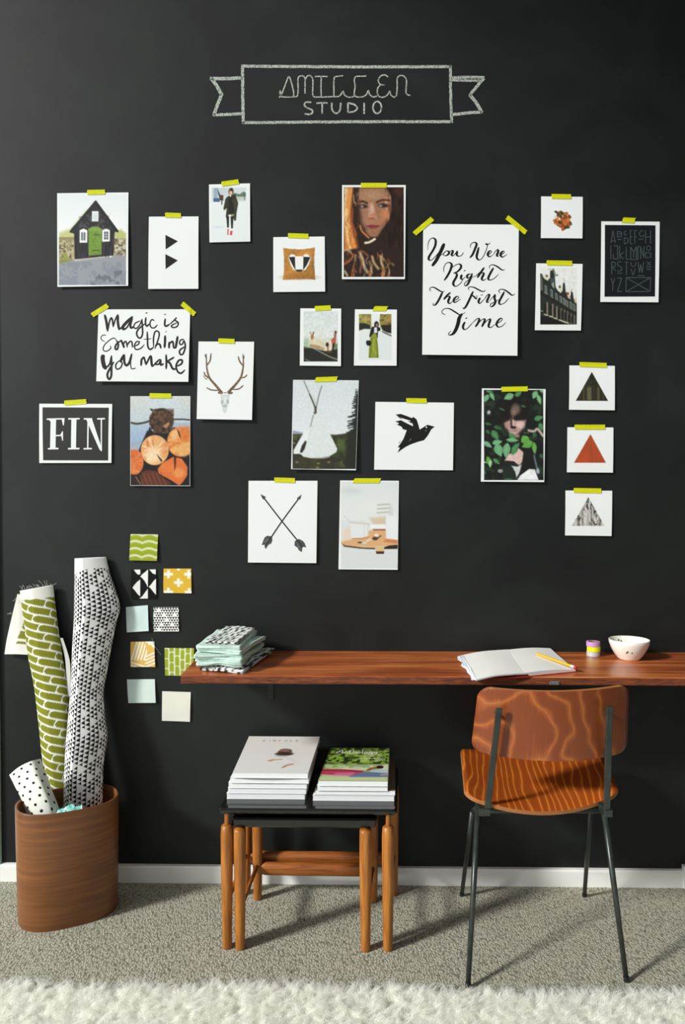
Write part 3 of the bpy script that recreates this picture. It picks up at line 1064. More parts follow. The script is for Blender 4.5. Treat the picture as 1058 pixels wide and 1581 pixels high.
# 7 spiced vegetables on white
s, r = print_on_wall('photo_print', (835.6, 303.5), (899.8, 304.2), (898.9, 368.8), (834.8, 368.3), [(866.7, 303.9, 30, 1)],
                     'small square print with a heap of orange and green food on white', 'print', GP, lift=.003)
C = Canvas(126, 68, 427, 374, 100, (234, 237, 236))
for i in range(60):
    a_, d_ = rng.random() * 6.28, rng.random() ** .6
    x_, y_ = 278 + 62 * d_ * math.cos(a_), 246 + 66 * d_ * math.sin(a_)
    C.ell(x_, y_, 12 + 6 * rng.random(), 9 + 5 * rng.random(), rng.choice([(184, 96, 44), (168, 84, 36), (204, 122, 62), (132, 66, 30), (96, 84, 40), (192, 104, 52)]), 1, rng.random() * 3)
for x_, y_, a_ in [(236, 184, .4), (272, 190, 1.4), (268, 220, 1.2), (340, 268, 1.0), (318, 298, .2), (262, 262, .7), (300, 300, 2.0), (246, 200, 2.2)]:
    C.leaf(x_, y_, 36, 9, a_, rng.choice([(52, 66, 34), (66, 76, 36), (44, 58, 36)]))
for i in range(14):
    C.ell(225 + 110 * rng.random(), 190 + 110 * rng.random(), 5, 4, (216, 140, 84), .8)
s.picture('picture', C, crop(810, 290, 4.809), r)

# 8 gabled houses
s, r = print_on_wall('photo_print', (828.0, 406.8), (899.6, 407.8), (896.4, 510.9), (825.4, 510.4), [(863.8, 406.4, 39.5, 1)],
                     'photo of a dark row of gabled town houses with white margin', 'print', GP, lift=.004)
C = Canvas(132, 120, 898, 1312, 92, (226, 228, 224))
C.poly([(132, 240), (180, 250), (210, 330), (290, 390), (340, 330), (345, 190), (380, 160), (430, 180), (440, 300), (455, 520), (500, 600), (560, 650), (600, 600), (610, 440), (650, 440), (665, 620), (720, 720), (770, 700), (775, 610), (815, 640), (830, 760), (898, 860), (898, 1312), (132, 1312)], (40, 46, 42), soft=20)
C.poly([(170, 270), (280, 270), (320, 300), (300, 380), (230, 360)], (206, 204, 170), .9, soft=24)
C.ell(275, 290, 24, 24, (66, 62, 44), .9, soft=16)
C.line([(330, 140), (370, 170)], 26, (176, 178, 140), .8, soft=18, curve=False)
C.line([(410, 150), (450, 270), (490, 270)], 40, (110, 116, 92), .8, soft=26)
C.poly([(350, 330), (430, 340), (430, 500), (380, 500), (350, 440)], (66, 82, 84), soft=30)
C.poly([(370, 460), (420, 420), (430, 560), (390, 520)], (176, 184, 170), .8, soft=20)
C.poly([(500, 520), (580, 510), (590, 600), (550, 640)], (216, 212, 182), .9, soft=20)
C.ell(544, 520, 22, 30, (76, 72, 60), .9, soft=14)
C.line([(630, 350), (640, 420)], 26, (190, 186, 150), .8, soft=16, curve=False)
C.poly([(678, 630), (738, 640), (740, 690), (690, 690)], (156, 62, 40), soft=14)
C.poly([(690, 700), (760, 700), (770, 780), (720, 760)], (206, 202, 170), .9, soft=20)
C.line([(790, 560), (800, 610)], 26, (196, 188, 150), .8, soft=14, curve=False)
C.poly([(830, 760), (898, 760), (898, 880), (850, 850)], (200, 190, 160), .8, soft=20)
for i, (x_, y_) in enumerate([(250, 570), (370, 650), (470, 730), (560, 790), (630, 830), (690, 880), (770, 910), (840, 960)]):
    C.poly([(x_ - 26, y_ - 90), (x_ + 26, y_ - 60), (x_ + 30, y_ + 90), (x_ - 24, y_ + 60)], (126, 134, 124), .9, soft=14)
    C.rect(x_ - 14, y_ - 50, x_ + 6, y_ + 40, (62, 70, 68), .8, soft=12)
    C.line([(x_ - 28, y_ + 78), (x_ + 34, y_ + 104)], 20, (196, 198, 178), .8, soft=10, curve=False)
C.line([(140, 640), (300, 730), (500, 850), (700, 980), (898, 1090)], 60, (34, 32, 28), .95, soft=30)
for i, (x_, y0_, y1_) in enumerate([(280, 840, 1120), (395, 880, 1160), (480, 930, 1180), (570, 970, 1220), (640, 1000, 1250), (705, 1030, 1270), (780, 1080, 1300), (845, 1110, 1310)]):
    C.rect(x_ - 18, y0_, x_ + 16, y1_, (134, 128, 104) if i < 3 else (104, 102, 84), .9, soft=14)
    C.rect(x_ - 70, y0_ + 30, x_ - 22, y1_ - 40, (28, 26, 24), .8, soft=16)
for x_, y_ in [(255, 1105), (360, 1140), (455, 1180), (560, 1222), (630, 1250), (690, 1268)]:
    C.line([(x_ - 34, y_ - 6), (x_ + 30, y_ + 12)], 28, (190, 184, 158), .9, soft=12, curve=False)
C.poly([(132, 1130), (300, 1160), (560, 1250), (700, 1312), (132, 1312)], (26, 24, 22), .9, soft=24)
C.line([(132, 1020), (180, 1030)], 24, (150, 150, 140), .8, soft=14, curve=False)
C.poly([(132, 250), (180, 350), (190, 590), (132, 610)], (120, 122, 118), .7, soft=24)
C.noise(30, .10, 6)
s.picture('picture', C, crop(824, 405, 13.564), r)

# 9 black alphabet print
s, r = print_on_wall('lettering_print', (928.5, 342.0), (1018.6, 342.5), (1015.9, 467.4), (926.4, 466.8), [(970.6, 340.6, 19, 3, dict(wid=8.4, skew=-1.5))],
                     'black alphabet chart with white margin, farthest right on the wall', 'print', GP, lift=.004)
cH = crop(930, 345, 11.756)
cards = [([(45, 30), (965, 38), (948, 1335), (32, 1338)], 0)]
AL = [[(155, 360), (190, 130), (235, 360)], [(165, 325), (230, 325)], [(270, 145), (270, 252)], [(265, 150), (345, 160), (345, 240), (265, 252)], [(285, 195), (335, 195)], [(265, 295), (350, 295)], [(440, 140), (395, 160), (395, 210), (445, 215)], [(395, 260), (395, 378), (450, 360), (472, 320), (450, 275), (395, 260)],
      [(545, 130), (505, 130), (505, 372), (545, 375)], [(505, 250), (545, 250)], [(632, 135), (585, 135), (585, 372)], [(585, 250), (622, 250)], [(742, 140), (690, 140), (670, 190), (690, 242), (746, 242), (746, 205)], [(650, 290), (742, 290)], [(782, 130), (782, 372)], [(872, 130), (872, 372)], [(782, 250), (872, 250)],
      [(150, 400), (150, 655)], [(200, 410), (272, 410), (272, 650), (195, 650), (195, 560)], [(310, 410), (310, 655)], [(378, 530), (310, 590), (382, 655)], [(430, 430), (430, 655), (485, 660)], [(510, 655), (510, 430), (565, 530), (612, 430), (612, 655)], [(560, 540), (560, 630)], [(640, 655), (640, 425), (690, 425), (750, 640), (750, 425)], [(690, 425), (690, 655)], circle(835, 455, 36, 46, 10) + [(871, 455)],
      [(780, 535), (872, 545), (872, 620), (780, 632), (780, 535)], [(505, 662), (640, 662)], [(165, 930), (165, 700), (230, 720), (225, 790), (165, 800), (240, 870)], [(345, 700), (280, 710), (265, 760), (340, 805), (345, 860), (268, 875)], [(265, 912), (352, 912)], [(400, 710), (465, 710)], [(432, 710), (432, 945)], [(510, 710), (515, 770), (555, 792), (595, 770), (602, 710)], [(510, 830), (550, 945), (597, 830)],
      [(640, 710), (668, 905), (690, 750), (715, 905), (745, 710)], [(630, 955), (755, 955)], [(800, 700), (872, 775)], [(872, 700), (800, 775)], [(790, 800), (880, 800)], [(790, 840), (880, 842)], [(150, 1000), (185, 1105), (218, 1000)], [(185, 1105), (180, 1235)], [(258, 1000), (345, 1000), (265, 1242), (350, 1242)],
      [(425, 990), (870, 990), (860, 1242), (420, 1247), (425, 990)], [(425, 990), (860, 1242)], [(870, 990), (420, 1247)]]
items = [(cH(np.array(cards[0][0], float)), 0)]
for st in AL:
    for a_, b_ in zip(st[:-1], st[1:]):
        items += [(cH(qd), 1) for qd in ribbon([a_, b_], 15, per=1, curve=False, taper=False)]
s.shapes('printed_alphabet', items, [flat('print_navy_black', (17, 21, 26), .5), flat('print_slate', (66, 76, 80), .6)], r, IDPX)

# 10 "magic" brush lettering
s, r = print_on_wall('lettering_print', (152.5, 477.9), (294.0, 477.7), (292.0, 590.2), (150.4, 589.4), [(154.6, 479.4, 28.5, -32), (291.2, 477.2, 26, 41)],
                     'wide white print of black brush script in three lines, at left', 'print', GP, lift=.009, curl=.002)
MG = [([(85, 70), (105, 150), (121, 255)], 24), ([(121, 250), (135, 160), (155, 108), (170, 130), (180, 208)], 15), ([(180, 205), (200, 130), (228, 68)], 12), ([(228, 68), (230, 150), (245, 240)], 24), ([(245, 235), (290, 195), (340, 140), (388, 88)], 16),
      ([(380, 105), (330, 150), (285, 205), (300, 240)], 30), ([(300, 240), (340, 195), (388, 92)], 14), ([(388, 92), (368, 180), (374, 215), (404, 204)], 20),
      ([(472, 138), (420, 165), (404, 205), (430, 222), (470, 180), (492, 118)], 11), ([(492, 118), (497, 200), (500, 280), (480, 326), (450, 316), (436, 270), (462, 222), (530, 168)], 15), ([(535, 98), (530, 160), (545, 197), (572, 172)], 15), ([(540, 46), (541, 58)], 20),
      ([(628, 138), (600, 125), (580, 160), (590, 207), (626, 216), (662, 182)], 11), ([(745, 112), (740, 180), (756, 197), (790, 178)], 17), ([(742, 62), (743, 72)], 20), ([(790, 180), (835, 140), (868, 103), (852, 130), (887, 160), (872, 202), (830, 212), (815, 190), (888, 152)], 12),
      ([(105, 298), (70, 295), (48, 322), (60, 350), (92, 366)], 6), ([(150, 410), (156, 440), (110, 472), (74, 455), (90, 400), (150, 345), (190, 328), (217, 350)], 8), ([(217, 350), (238, 400), (226, 450), (205, 442), (214, 400), (262, 355)], 17), ([(265, 345), (290, 400), (302, 435)], 20), ([(292, 400), (310, 365), (326, 375), (337, 432)], 13), ([(335, 405), (364, 365), (386, 375), (392, 432)], 13),
      ([(400, 420), (450, 400), (466, 370), (436, 368), (414, 410), (430, 452), (482, 440), (522, 398)], 11), ([(550, 256), (555, 340), (560, 420), (585, 452), (622, 428)], 15), ([(510, 342), (600, 334)], 6), ([(622, 430), (620, 330), (635, 260), (666, 253), (682, 290), (662, 370), (636, 445)], 13), ([(638, 420), (664, 393), (690, 400), (702, 442)], 17), ([(745, 298), (745, 370), (740, 436)], 22), ([(754, 254), (756, 262)], 16),
      ([(790, 368), (790, 442)], 20), ([(790, 392), (828, 365), (840, 430), (858, 432)], 16), ([(860, 442), (872, 370), (882, 306)], 22), ([(952, 342), (914, 350), (904, 390), (930, 397), (952, 350)], 12), ([(952, 350), (966, 420), (942, 500), (910, 503), (908, 460), (966, 418)], 15),
      ([(75, 508), (70, 560), (90, 640), (120, 652)], 42), ([(120, 648), (150, 600), (166, 518)], 16), ([(166, 518), (166, 650), (165, 740), (145, 777), (125, 750), (130, 700), (192, 588)], 20), ([(250, 572), (213, 620), (224, 667), (266, 650), (282, 600), (246, 573)], 12), ([(258, 592), (304, 505)], 26), ([(304, 505), (306, 590), (330, 627), (362, 590), (386, 498)], 22), ([(386, 498), (374, 600), (386, 662), (432, 655)], 8),
      ([(492, 548), (488, 632)], 20), ([(490, 570), (514, 538), (526, 560), (541, 622)], 16), ([(541, 622), (578, 540), (596, 518)], 16), ([(596, 518), (601, 600), (612, 644)], 22), ([(612, 640), (650, 598), (692, 555)], 12), ([(692, 556), (648, 600), (640, 612), (680, 612), (702, 560)], 15), ([(702, 558), (700, 620), (734, 608)], 18), ([(758, 506), (762, 590), (760, 668)], 18), ([(848, 536), (800, 565), (768, 582)], 16), ([(768, 582), (800, 602), (830, 660), (862, 668)], 20),
      ([(862, 642), (924, 610), (932, 570), (896, 573), (868, 630), (884, 692), (922, 712), (964, 675)], 17)]
items = []
cC = crop(150, 476, 7.053)
for st, w_ in MG:
    items += [(cC(qd), 0) for qd in ribbon(st, 4 + w_ * 1.0, taper=True)]
s.shapes('lettering', items, [flat('brush_ink', (34, 31, 29), .5)], r, IDPX)

# 11 antlers
s, r = print_on_wall('art_print', (306.8, 527.4), (392.6, 527.8), (389.8, 648.8), (304.8, 647.4), [(350, 526.8, 25, 2)],
                     'white print of brown antlers on a pale skull', 'print', GP, lift=.009)
cM = crop(130, 460, 3.919)
BR = [([(836, 577), (800, 532), (762, 487), (747, 440), (742, 392), (740, 338)], 15), ([(745, 410), (764, 378), (769, 335)], 9), ([(742, 372), (732, 342)], 7), ([(764, 488), (736, 470), (727, 448)], 9), ([(752, 487), (738, 492), (724, 470)], 5), ([(816, 562), (772, 558), (742, 544)], 8),
      ([(874, 574), (920, 524), (950, 482), (962, 432), (965, 392), (962, 340)], 15), ([(962, 412), (941, 382), (934, 354)], 9), ([(965, 380), (970, 350)], 6), ([(950, 486), (974, 480), (988, 466)], 8), ([(900, 556), (938, 552), (966, 530)], 8), ([(812, 574), (842, 578)], 16), ([(870, 576), (902, 576)], 16), ([(846, 576), (868, 574)], 5)]
items = []
for st, w_ in BR:
    ps = ribbon(st, w_)
    if w_ == 15:
        n_ = len(ps)
        ps = []
        P_ = crom(st, 6)
        for i in range(len(P_) - 1):
            t_ = (P_[i + 1] - P_[i]) / (np.hypot(*(P_[i + 1] - P_[i])) + 1e-9)
            N_ = np.array([-t_[1], t_[0]])
            wa, wb = 17 - 11 * i / len(P_), 17 - 11 * (i + 1) / len(P_)
            ps.append(np.array([P_[i] + N_ * wa / 2, P_[i + 1] + N_ * wb / 2, P_[i + 1] - N_ * wb / 2, P_[i] - N_ * wa / 2]))
    items += [(cM(qd), 0) for qd in ps]
sk = [([(828, 588), (884, 586), (878, 618), (872, 648), (862, 690), (852, 700), (844, 688), (834, 650)], 1), (circle(838, 632, 8, 14), 2), (circle(872, 630, 8, 14), 2), (circle(854, 656, 14, 8), 2), ([(846, 600), (866, 600), (862, 640), (850, 640)], 3)]
items += [(cM(np.array(p_, float)), mi_) for p_, mi_ in sk]
s.shapes('printed_antlers', items, [noisy('print_antler_brown', (92, 70, 52), (140, 116, 92), 160), flat('print_pale_grey', (206, 213, 211), .6), flat('print_mid_grey', (176, 182, 178), .6), flat('print_light_grey', (222, 226, 224), .6)], r, IDPX)

# 12 llamas
s, r = print_on_wall('photo_print', (464.0, 476.2), (527.0, 476.6), (526.6, 565.6), (463.2, 564.8), [(498.6, 476.0, 24.5, -3)],
                     'small misty photo of llamas on a dark hillside, left of the green skirt photo', 'print', GP, lift=.003)
C = Canvas(110, 110, 928, 1318, 80, (212, 220, 220))
C.vgrad(110, (208, 218, 218), 700, (218, 222, 218))
C.vgrad(700, (216, 222, 216), 960, (196, 206, 188))
C.poly([(110, 780), (220, 760), (250, 960), (110, 1000)], (146, 176, 140), .7, soft=80)
C.poly([(110, 950), (280, 1000), (110, 1060)], (70, 80, 36), .9, soft=40)
C.poly([(110, 1000), (260, 985), (420, 1010), (600, 1060), (928, 1000), (928, 1318), (110, 1318)], (38, 38, 32), soft=30)
C.poly([(840, 920), (928, 880), (928, 1010), (860, 1050)], (88, 116, 66), .9, soft=40)
C.poly([(250, 800), (300, 740), (420, 790), (600, 820), (640, 1010), (500, 1010), (240, 960)], (214, 204, 172), .9, soft=40)
C.poly([(260, 900), (460, 930), (600, 1000), (620, 1050), (420, 1000), (270, 960)], (160, 124, 80), .8, soft=34)
C.poly([(290, 660), (345, 650), (352, 740), (320, 800), (280, 760)], (168, 110, 62), soft=24)
C.line([(262, 610), (280, 640)], 28, (130, 120, 112), .7, soft=20, curve=False)
C.line([(350, 610), (340, 650)], 34, (92, 70, 60), .8, soft=20, curve=False)
C.line([(515, 640), (512, 800)], 34, (224, 208, 184), .8, soft=30, curve=False)
C.poly([(600, 880), (680, 800), (760, 790), (800, 880), (790, 1020), (750, 1090), (700, 1085), (620, 1060)], (226, 216, 190), soft=26)
C.ell(678, 910, 38, 50, (46, 30, 22), soft=26)
C.line([(690, 960), (690, 1080)], 24, (70, 50, 36), .9, soft=16, curve=False)
C.line([(725, 960), (725, 1080)], 34, (206, 186, 150), .9, soft=14, curve=False)
C.poly([(770, 790), (830, 740), (890, 760), (880, 870), (820, 900), (780, 860)], (186, 90, 56), soft=26)
C.line([(876, 600), (868, 700), (850, 780)], 54, (146, 96, 88), soft=24)
C.ell(880, 612, 30, 26, (92, 62, 60), soft=18)
C.poly([(800, 880), (870, 870), (840, 1010), (790, 1040)], (56, 36, 28), soft=26)
C.poly([(640, 1060), (780, 1050), (800, 1110), (660, 1110)], (70, 52, 38), .8, soft=30)
C.line([(260, 950), (430, 1040), (600, 1130), (760, 1210), (925, 1270)], 30, (150, 152, 140), .85, soft=22)
C.line([(160, 1265), (260, 1312)], 30, (120, 118, 116), .8, soft=22, curve=False)
C.noise(40, .12, 5)
s.picture('picture', C, crop(462, 474, 15.559), r)

# 13 green skirt
s, r = print_on_wall('photo_print', (548.2, 477.8), (613.0, 478.2), (612.4, 565.0), (546.6, 564.8), [(587.2, 476.8, 20.5, 1, dict(skew=-2.2))],
                     'small street photo of a person in a long green skirt carrying a black bag', 'print', GP, lift=.003)
C = Canvas(130, 172, 910, 1278, 80, (222, 226, 224))
C.rect(130, 172, 430, 480, (170, 158, 84), soft=20)
C.blot(60, .5, (120, 116, 58), .8, 3, (130, 172, 420, 420))
C.blot(50, .62, (170, 118, 84), .7, 7, (200, 230, 400, 330))
C.poly([(130, 400), (260, 390), (400, 440), (420, 540), (260, 530), (150, 570), (130, 580)], (38, 44, 40), soft=26)
C.rect(430, 172, 650, 380, (226, 232, 230), soft=20)
C.poly([(650, 172), (910, 172), (910, 640), (720, 570), (640, 480), (620, 330)], (150, 140, 70), soft=26)
C.blot(54, .52, (86, 82, 44), .85, 9, (640, 172, 910, 440))
C.blot(46, .62, (190, 130, 84), .8, 13, (720, 172, 910, 400))
C.poly([(660, 440), (760, 430), (910, 430), (910, 640), (800, 620), (690, 560)], (36, 38, 30), soft=30)
C.line([(690, 600), (790, 650), (905, 700)], 36, (60, 62, 58), .9, soft=18)
C.poly([(130, 580), (400, 540), (640, 560), (720, 630), (910, 720), (910, 1278), (130, 1278)], (220, 226, 224), .9, soft=30)
C.poly([(440, 480), (520, 470), (640, 500), (650, 570), (590, 590), (580, 750), (560, 760), (540, 660), (440, 690), (400, 750), (380, 700), (410, 560)], (28, 32, 38), soft=16)
C.ell(552, 430, 56, 84, (38, 34, 36), soft=18)
C.ell(560, 440, 24, 38, (160, 116, 108), soft=12)
C.poly([(500, 500), (560, 490), (570, 620), (490, 640)], (216, 216, 222), soft=14)
C.poly([(470, 640), (550, 650), (570, 760), (590, 1000), (606, 1210), (360, 1220), (370, 1000), (400, 760)], (136, 148, 44), soft=14)
C.line([(440, 760), (420, 1000), (400, 1210)], 30, (98, 112, 30), .9, soft=20)
C.line([(550, 800), (575, 1000), (570, 1210)], 30, (106, 118, 34), .9, soft=20)
C.line([(490, 800), (470, 1000), (540, 1120)], 24, (168, 178, 76), .9, soft=20)
C.line([(380, 1215), (600, 1215)], 20, (90, 94, 40), .7, soft=14, curve=False)
C.poly([(310, 810), (400, 810), (430, 870), (400, 940), (330, 935), (300, 880)], (24, 26, 30), soft=16)
s.picture('picture', C, crop(546, 474, 15.559), r)

# 14 black print with serif letters
s, r = print_on_wall('lettering_print', (61.0, 623.4), (173.6, 623.8), (172.9, 714.8), (61.8, 715.0), [(116.8, 621.2, 34, -4)],
                     'black print with three big white serif letters, farthest left on the wall', 'print', GP, lift=.004)
cF = crop(50, 600, 4.069)
F_ = [[(118, 190), (152, 190), (150, 380), (116, 380)], [(93, 188), (205, 186), (205, 194), (93, 197)], [(186, 190), (205, 190), (201, 232), (196, 232)], [(95, 190), (122, 190), (122, 212), (110, 200)], [(148, 292), (192, 290), (192, 298), (148, 300)], [(180, 290), (192, 268), (196, 268), (197, 328), (192, 328), (186, 300)], [(102, 374), (168, 372), (168, 382), (102, 383)],
      [(248, 190), (280, 190), (278, 380), (247, 380)], [(228, 186), (300, 185), (300, 194), (228, 195)], [(228, 373), (300, 372), (300, 382), (228, 383)],
      [(349, 190), (358, 190), (356, 378), (348, 378)], [(338, 187), (376, 187), (441, 378), (426, 384)], [(424, 376), (441, 376), (440, 394), (433, 392)], [(432, 190), (440, 190), (441, 388), (434, 388)], [(326, 186), (378, 186), (378, 194), (326, 195)], [(410, 186), (458, 185), (458, 194), (410, 195)], [(326, 374), (378, 373), (378, 382), (326, 383)]]
items = [(cF(np.array([(65, 118), (482, 120), (480, 452), (72, 451)], float)), 0)] + [(cF(np.array(p_, float)), 1) for p_ in F_]
s.shapes('lettering', items, [flat('print_charcoal', (44, 43, 38), .5), PAPER], r, IDPX)

# 15 cut logs
s, r = print_on_wall('photo_print', (201.6, 611.9), (294.2, 611.8), (294.5, 750.4), (202.4, 749.8), [(248.2, 611.2, 33.5, 1)],
                     'borderless photo of orange sawn log ends in a pile', 'print', GP, lift=.006)
C = Canvas(22, 40, 1016, 1536, 112, (196, 204, 206))
C.vgrad(40, (204, 206, 202), 460, (186, 200, 206))
C.ell(560, 180, 260, 110, (196, 212, 220), .6, soft=120)
C.vgrad(470, (172, 190, 206), 800, (150, 172, 200))
C.vgrad(800, (150, 168, 190), 960, (168, 170, 176))
C.line([(22, 480), (130, 500), (260, 480), (380, 440)], 34, (66, 66, 50), soft=14)
C.line([(700, 430), (860, 426), (1016, 436)], 26, (62, 60, 46), soft=12)
C.poly([(740, 500), (1016, 480), (1016, 600), (800, 600)], (170, 172, 180), .8, soft=40)
C.poly([(300, 620), (520, 640), (760, 560), (1016, 700), (1016, 1536), (22, 1536), (22, 1340), (180, 900)], (28, 24, 22), soft=24)
C.ell(540, 450, 205, 212, (74, 52, 38), soft=20)
C.blot(60, .5, (104, 76, 56), .7, 4, (340, 250, 745, 660))
C.blot(44, .62, (38, 28, 24), .8, 9, (340, 250, 745, 660))
C.poly([(340, 560), (400, 640), (330, 700), (300, 660)], (28, 24, 22), soft=16)
C.poly([(560, 540), (660, 470), (680, 500), (620, 580)], (190, 138, 104), .85, soft=20)
C.ell(570, 600, 30, 30, (34, 28, 26), .9, soft=16)
C.ell(490, 490, 36, 46, (44, 34, 28), .8, soft=20)


def log(cx, cy, rx, ry, c0, c1, c2, seed, rot=0):
    C.ell(cx, cy, rx, ry, c0, rot=rot, soft=14)
    ang = np.arctan2(C.Y - cy, C.X - cx)
    rad = np.hypot((C.X - cx) / rx, (C.Y - cy) / ry)
    n_ = vnoise(ang * 5 + 20, rad * 1.5, seed)
    ins = np.clip((0.96 - rad) / .05, 0, 1)
    C.put(np.clip((n_ - .45) * 4, 0, 1) * ins, c1, .8)
    C.put(np.clip((vnoise(ang * 9 + 30, rad * 2, seed + 3) - .6) * 5, 0, 1) * ins, c2, .6)


log(860, 800, 225, 250, (214, 128, 62), (232, 176, 108), (190, 92, 40), 3)
C.poly([(700, 960), (830, 860), (1016, 780), (1016, 1010), (930, 1050), (800, 1010)], (226, 178, 112), .75, soft=50)
C.ell(760, 690, 70, 80, (236, 200, 150), .7, soft=50)
C.poly([(850, 560), (1016, 540), (1016, 700), (870, 720)], (206, 112, 50), .7, soft=40)
C.poly([(800, 590), (840, 640), (862, 750), (830, 700)], (60, 34, 24), soft=12)
log(430, 940, 232, 250, (222, 168, 112), (234, 200, 152), (198, 106, 54), 5)
C.ell(400, 1020, 130, 130, (244, 224, 190), .7, soft=90)
C.poly([(290, 760), (330, 800), (318, 900), (300, 860)], (198, 100, 56), .8, soft=20)
C.poly([(460, 1000), (560, 1110), (540, 1140), (500, 1080)], (58, 38, 28), soft=14)
C.ell(600, 920, 50, 120, (218, 142, 88), .7, soft=50)
log(90, 1140, 156, 212, (212, 112, 56), (222, 140, 80), (186, 84, 40), 7)
C.poly([(480, 1260), (560, 1150), (740, 1050), (880, 1080), (975, 1220), (970, 1360), (900, 1470), (840, 1530), (700, 1440), (500, 1330)], (214, 110, 52), soft=16)
C.ell(830, 1320, 90, 80, (228, 156, 90), .7, soft=60)
C.ell(640, 1230, 120, 70, (222, 128, 66), .6, soft=60)
C.poly([(748, 1050), (790, 1060), (775, 1240), (760, 1280)], (64, 32, 22), soft=12)
C.poly([(210, 1310), (300, 1270), (460, 1290), (560, 1400), (700, 1480), (660, 1536), (200, 1536)], (92, 46, 30), soft=24)
for i in range(7):
    C.line([(110 + 70 * i, 1370 - 10 * i), (170 + 75 * i, 1530)], 16, (136, 78, 50), .7, soft=18, curve=False)
C.poly([(22, 1340), (120, 1350), (240, 1536), (22, 1536)], (40, 30, 26), .8, soft=24)
C.line([(120, 1390), (190, 1500)], 20, (160, 110, 70), .8, soft=14, curve=False)
C.noise(18, .10, 6)
s.picture('picture', C, crop(200, 608, 10.796), r, flat('x', (0, 0, 0)) if False else None)

# 16 tipi
s, r = print_on_wall('photo_print', (452.8, 586.6), (554.2, 587.4), (549.7, 726.2), (450.2, 724.4), [(503.8, 585.8, 33.5, -2, dict(skew=-1.5))],
                     'borderless photo of a white tipi in front of a dark conifer', 'print', GP, lift=.010)
C = Canvas(40, 40, 1040, 1395, 112, (212, 220, 222))
C.vgrad(40, (208, 216, 218), 880, (216, 222, 224))
C.poly([(40, 810), (190, 840), (190, 880), (40, 880)], (140, 146, 178), .9, soft=24)
C.poly([(40, 865), (300, 860), (700, 875), (880, 850), (1040, 800), (1040, 1395), (40, 1395)], (58, 62, 40), soft=14)
C.blot(90, .5, (86, 92, 44), .7, 3, (40, 870, 1040, 1395))
C.blot(70, .55, (38, 38, 30), .8, 8, (40, 900, 1040, 1395))
C.poly([(700, 930), (840, 940), (860, 1140), (740, 1100)], (88, 106, 52), .7, soft=60)
C.poly([(860, 860), (1040, 800), (1040, 1395), (820, 1395)], (34, 36, 28), .9, soft=70)
C.poly([(40, 1180), (700, 1240), (800, 1395), (40, 1395)], (52, 50, 36), .7, soft=60)
for x_, y_ in [(430, 1310), (110, 1290), (590, 1290), (60, 1000), (420, 1370)]:
    C.ell(x_, y_, 24, 16, (140, 136, 90), .7, soft=14)
C.line([(210, 60), (280, 220), (340, 360), (385, 470)], 20, (130, 138, 136), .9, soft=16)
C.line([(300, 270), (340, 360), (385, 470)], 24, (86, 88, 80), .9, soft=14)
C.line([(480, 140), (440, 270), (405, 430), (385, 540)], 20, (120, 126, 122), .9, soft=14)
C.line([(350, 280), (400, 440)], 10, (170, 176, 172), .7, soft=10, curve=False)
C.poly([(372, 540), (440, 470), (480, 560), (560, 780), (640, 930), (716, 1090), (700, 1140), (600, 1200), (480, 1222), (300, 1222), (200, 1200), (150, 1160), (60, 1165), (60, 1110), (160, 930), (240, 800), (320, 680)], (214, 221, 220), soft=14)
C.poly([(60, 1110), (200, 860), (300, 780), (260, 960), (150, 1165), (60, 1165)], (226, 232, 232), .8, soft=20)
C.line([(385, 460), (388, 540)], 34, (72, 70, 62), soft=14, curve=False)
C.line([(355, 580), (330, 680), (312, 750)], 18, (140, 146, 142), .9, soft=14)
C.ell(375, 545, 16, 22, (86, 84, 74), .9, soft=10)
C.poly([(235, 960), (254, 985), (225, 1090), (185, 1150), (150, 1140), (180, 1040)], (48, 42, 36), soft=12)
C.line([(200, 1200), (330, 1226), (500, 1228), (600, 1208)], 12, (226, 218, 206), .8, soft=10)
for y_ in range(220, 860, 34):
    wd = 20 + (y_ - 200) * .30
    for k_ in range(3):
        x_ = 1030 - wd * rng.random() * 1.0
        C.line([(1040, y_ - 26), (x_ + 20, y_ + 4), (x_ - 14, y_ + 14)], 20, (30, 38, 34), .9, soft=12)
C.line([(1000, 190), (990, 330)], 24, (90, 100, 98), .7, soft=16, curve=False)
C.poly([(1040, 260), (1000, 320), (985, 600), (940, 860), (1040, 860)], (34, 40, 36), .85, soft=24)
C.noise(20, .06, 6)
s.picture('picture', C, crop(448, 582, 9.796), r)

# 17 flying bird
s, r = print_on_wall('art_print', (579.8, 620.5), (701.0, 621.8), (699.2, 726.2), (577.8, 725.2), [(643.2, 618.8, 31.5, 1)],
                     'wide white print of one black bird in flight', 'print', GP, lift=.004)
cG = crop(440, 570, 3.919)
bird = [(906, 349), (880, 341), (862, 337), (842, 349), (815, 366), (808, 338), (797, 304), (776, 288), (770, 297), (738, 284), (702, 271), (670, 275), (690, 290), (722, 301), (756, 311), (772, 330), (776, 346), (742, 330), (702, 309), (667, 317), (690, 327), (682, 338), (706, 349), (714, 364), (737, 370), (726, 400), (714, 428), (694, 457), (682, 474), (696, 474), (681, 507), (702, 490), (732, 470), (762, 455), (802, 441), (842, 430), (866, 400), (886, 364)]
feather = [[(670, 330), (700, 345), (690, 334)], [(676, 284), (700, 300), (712, 300)], [(690, 450), (704, 430), (688, 446)], [(700, 470), (690, 492), (708, 470)], [(740, 312), (768, 330), (764, 318)]]
items = [(cG(np.array(bird, float)), 0)] + [(cG(np.array(p_, float)), 0) for p_ in feather] + [(cG(np.array(circle(856, 352, 4.5, 4), float)), 1), (cG(np.array([(846, 372), (860, 366), (852, 378)], float)), 2)]
s.shapes('printed_bird', items, [INK, PAPER, flat('print_grey', (110, 112, 110))], r, IDPX)

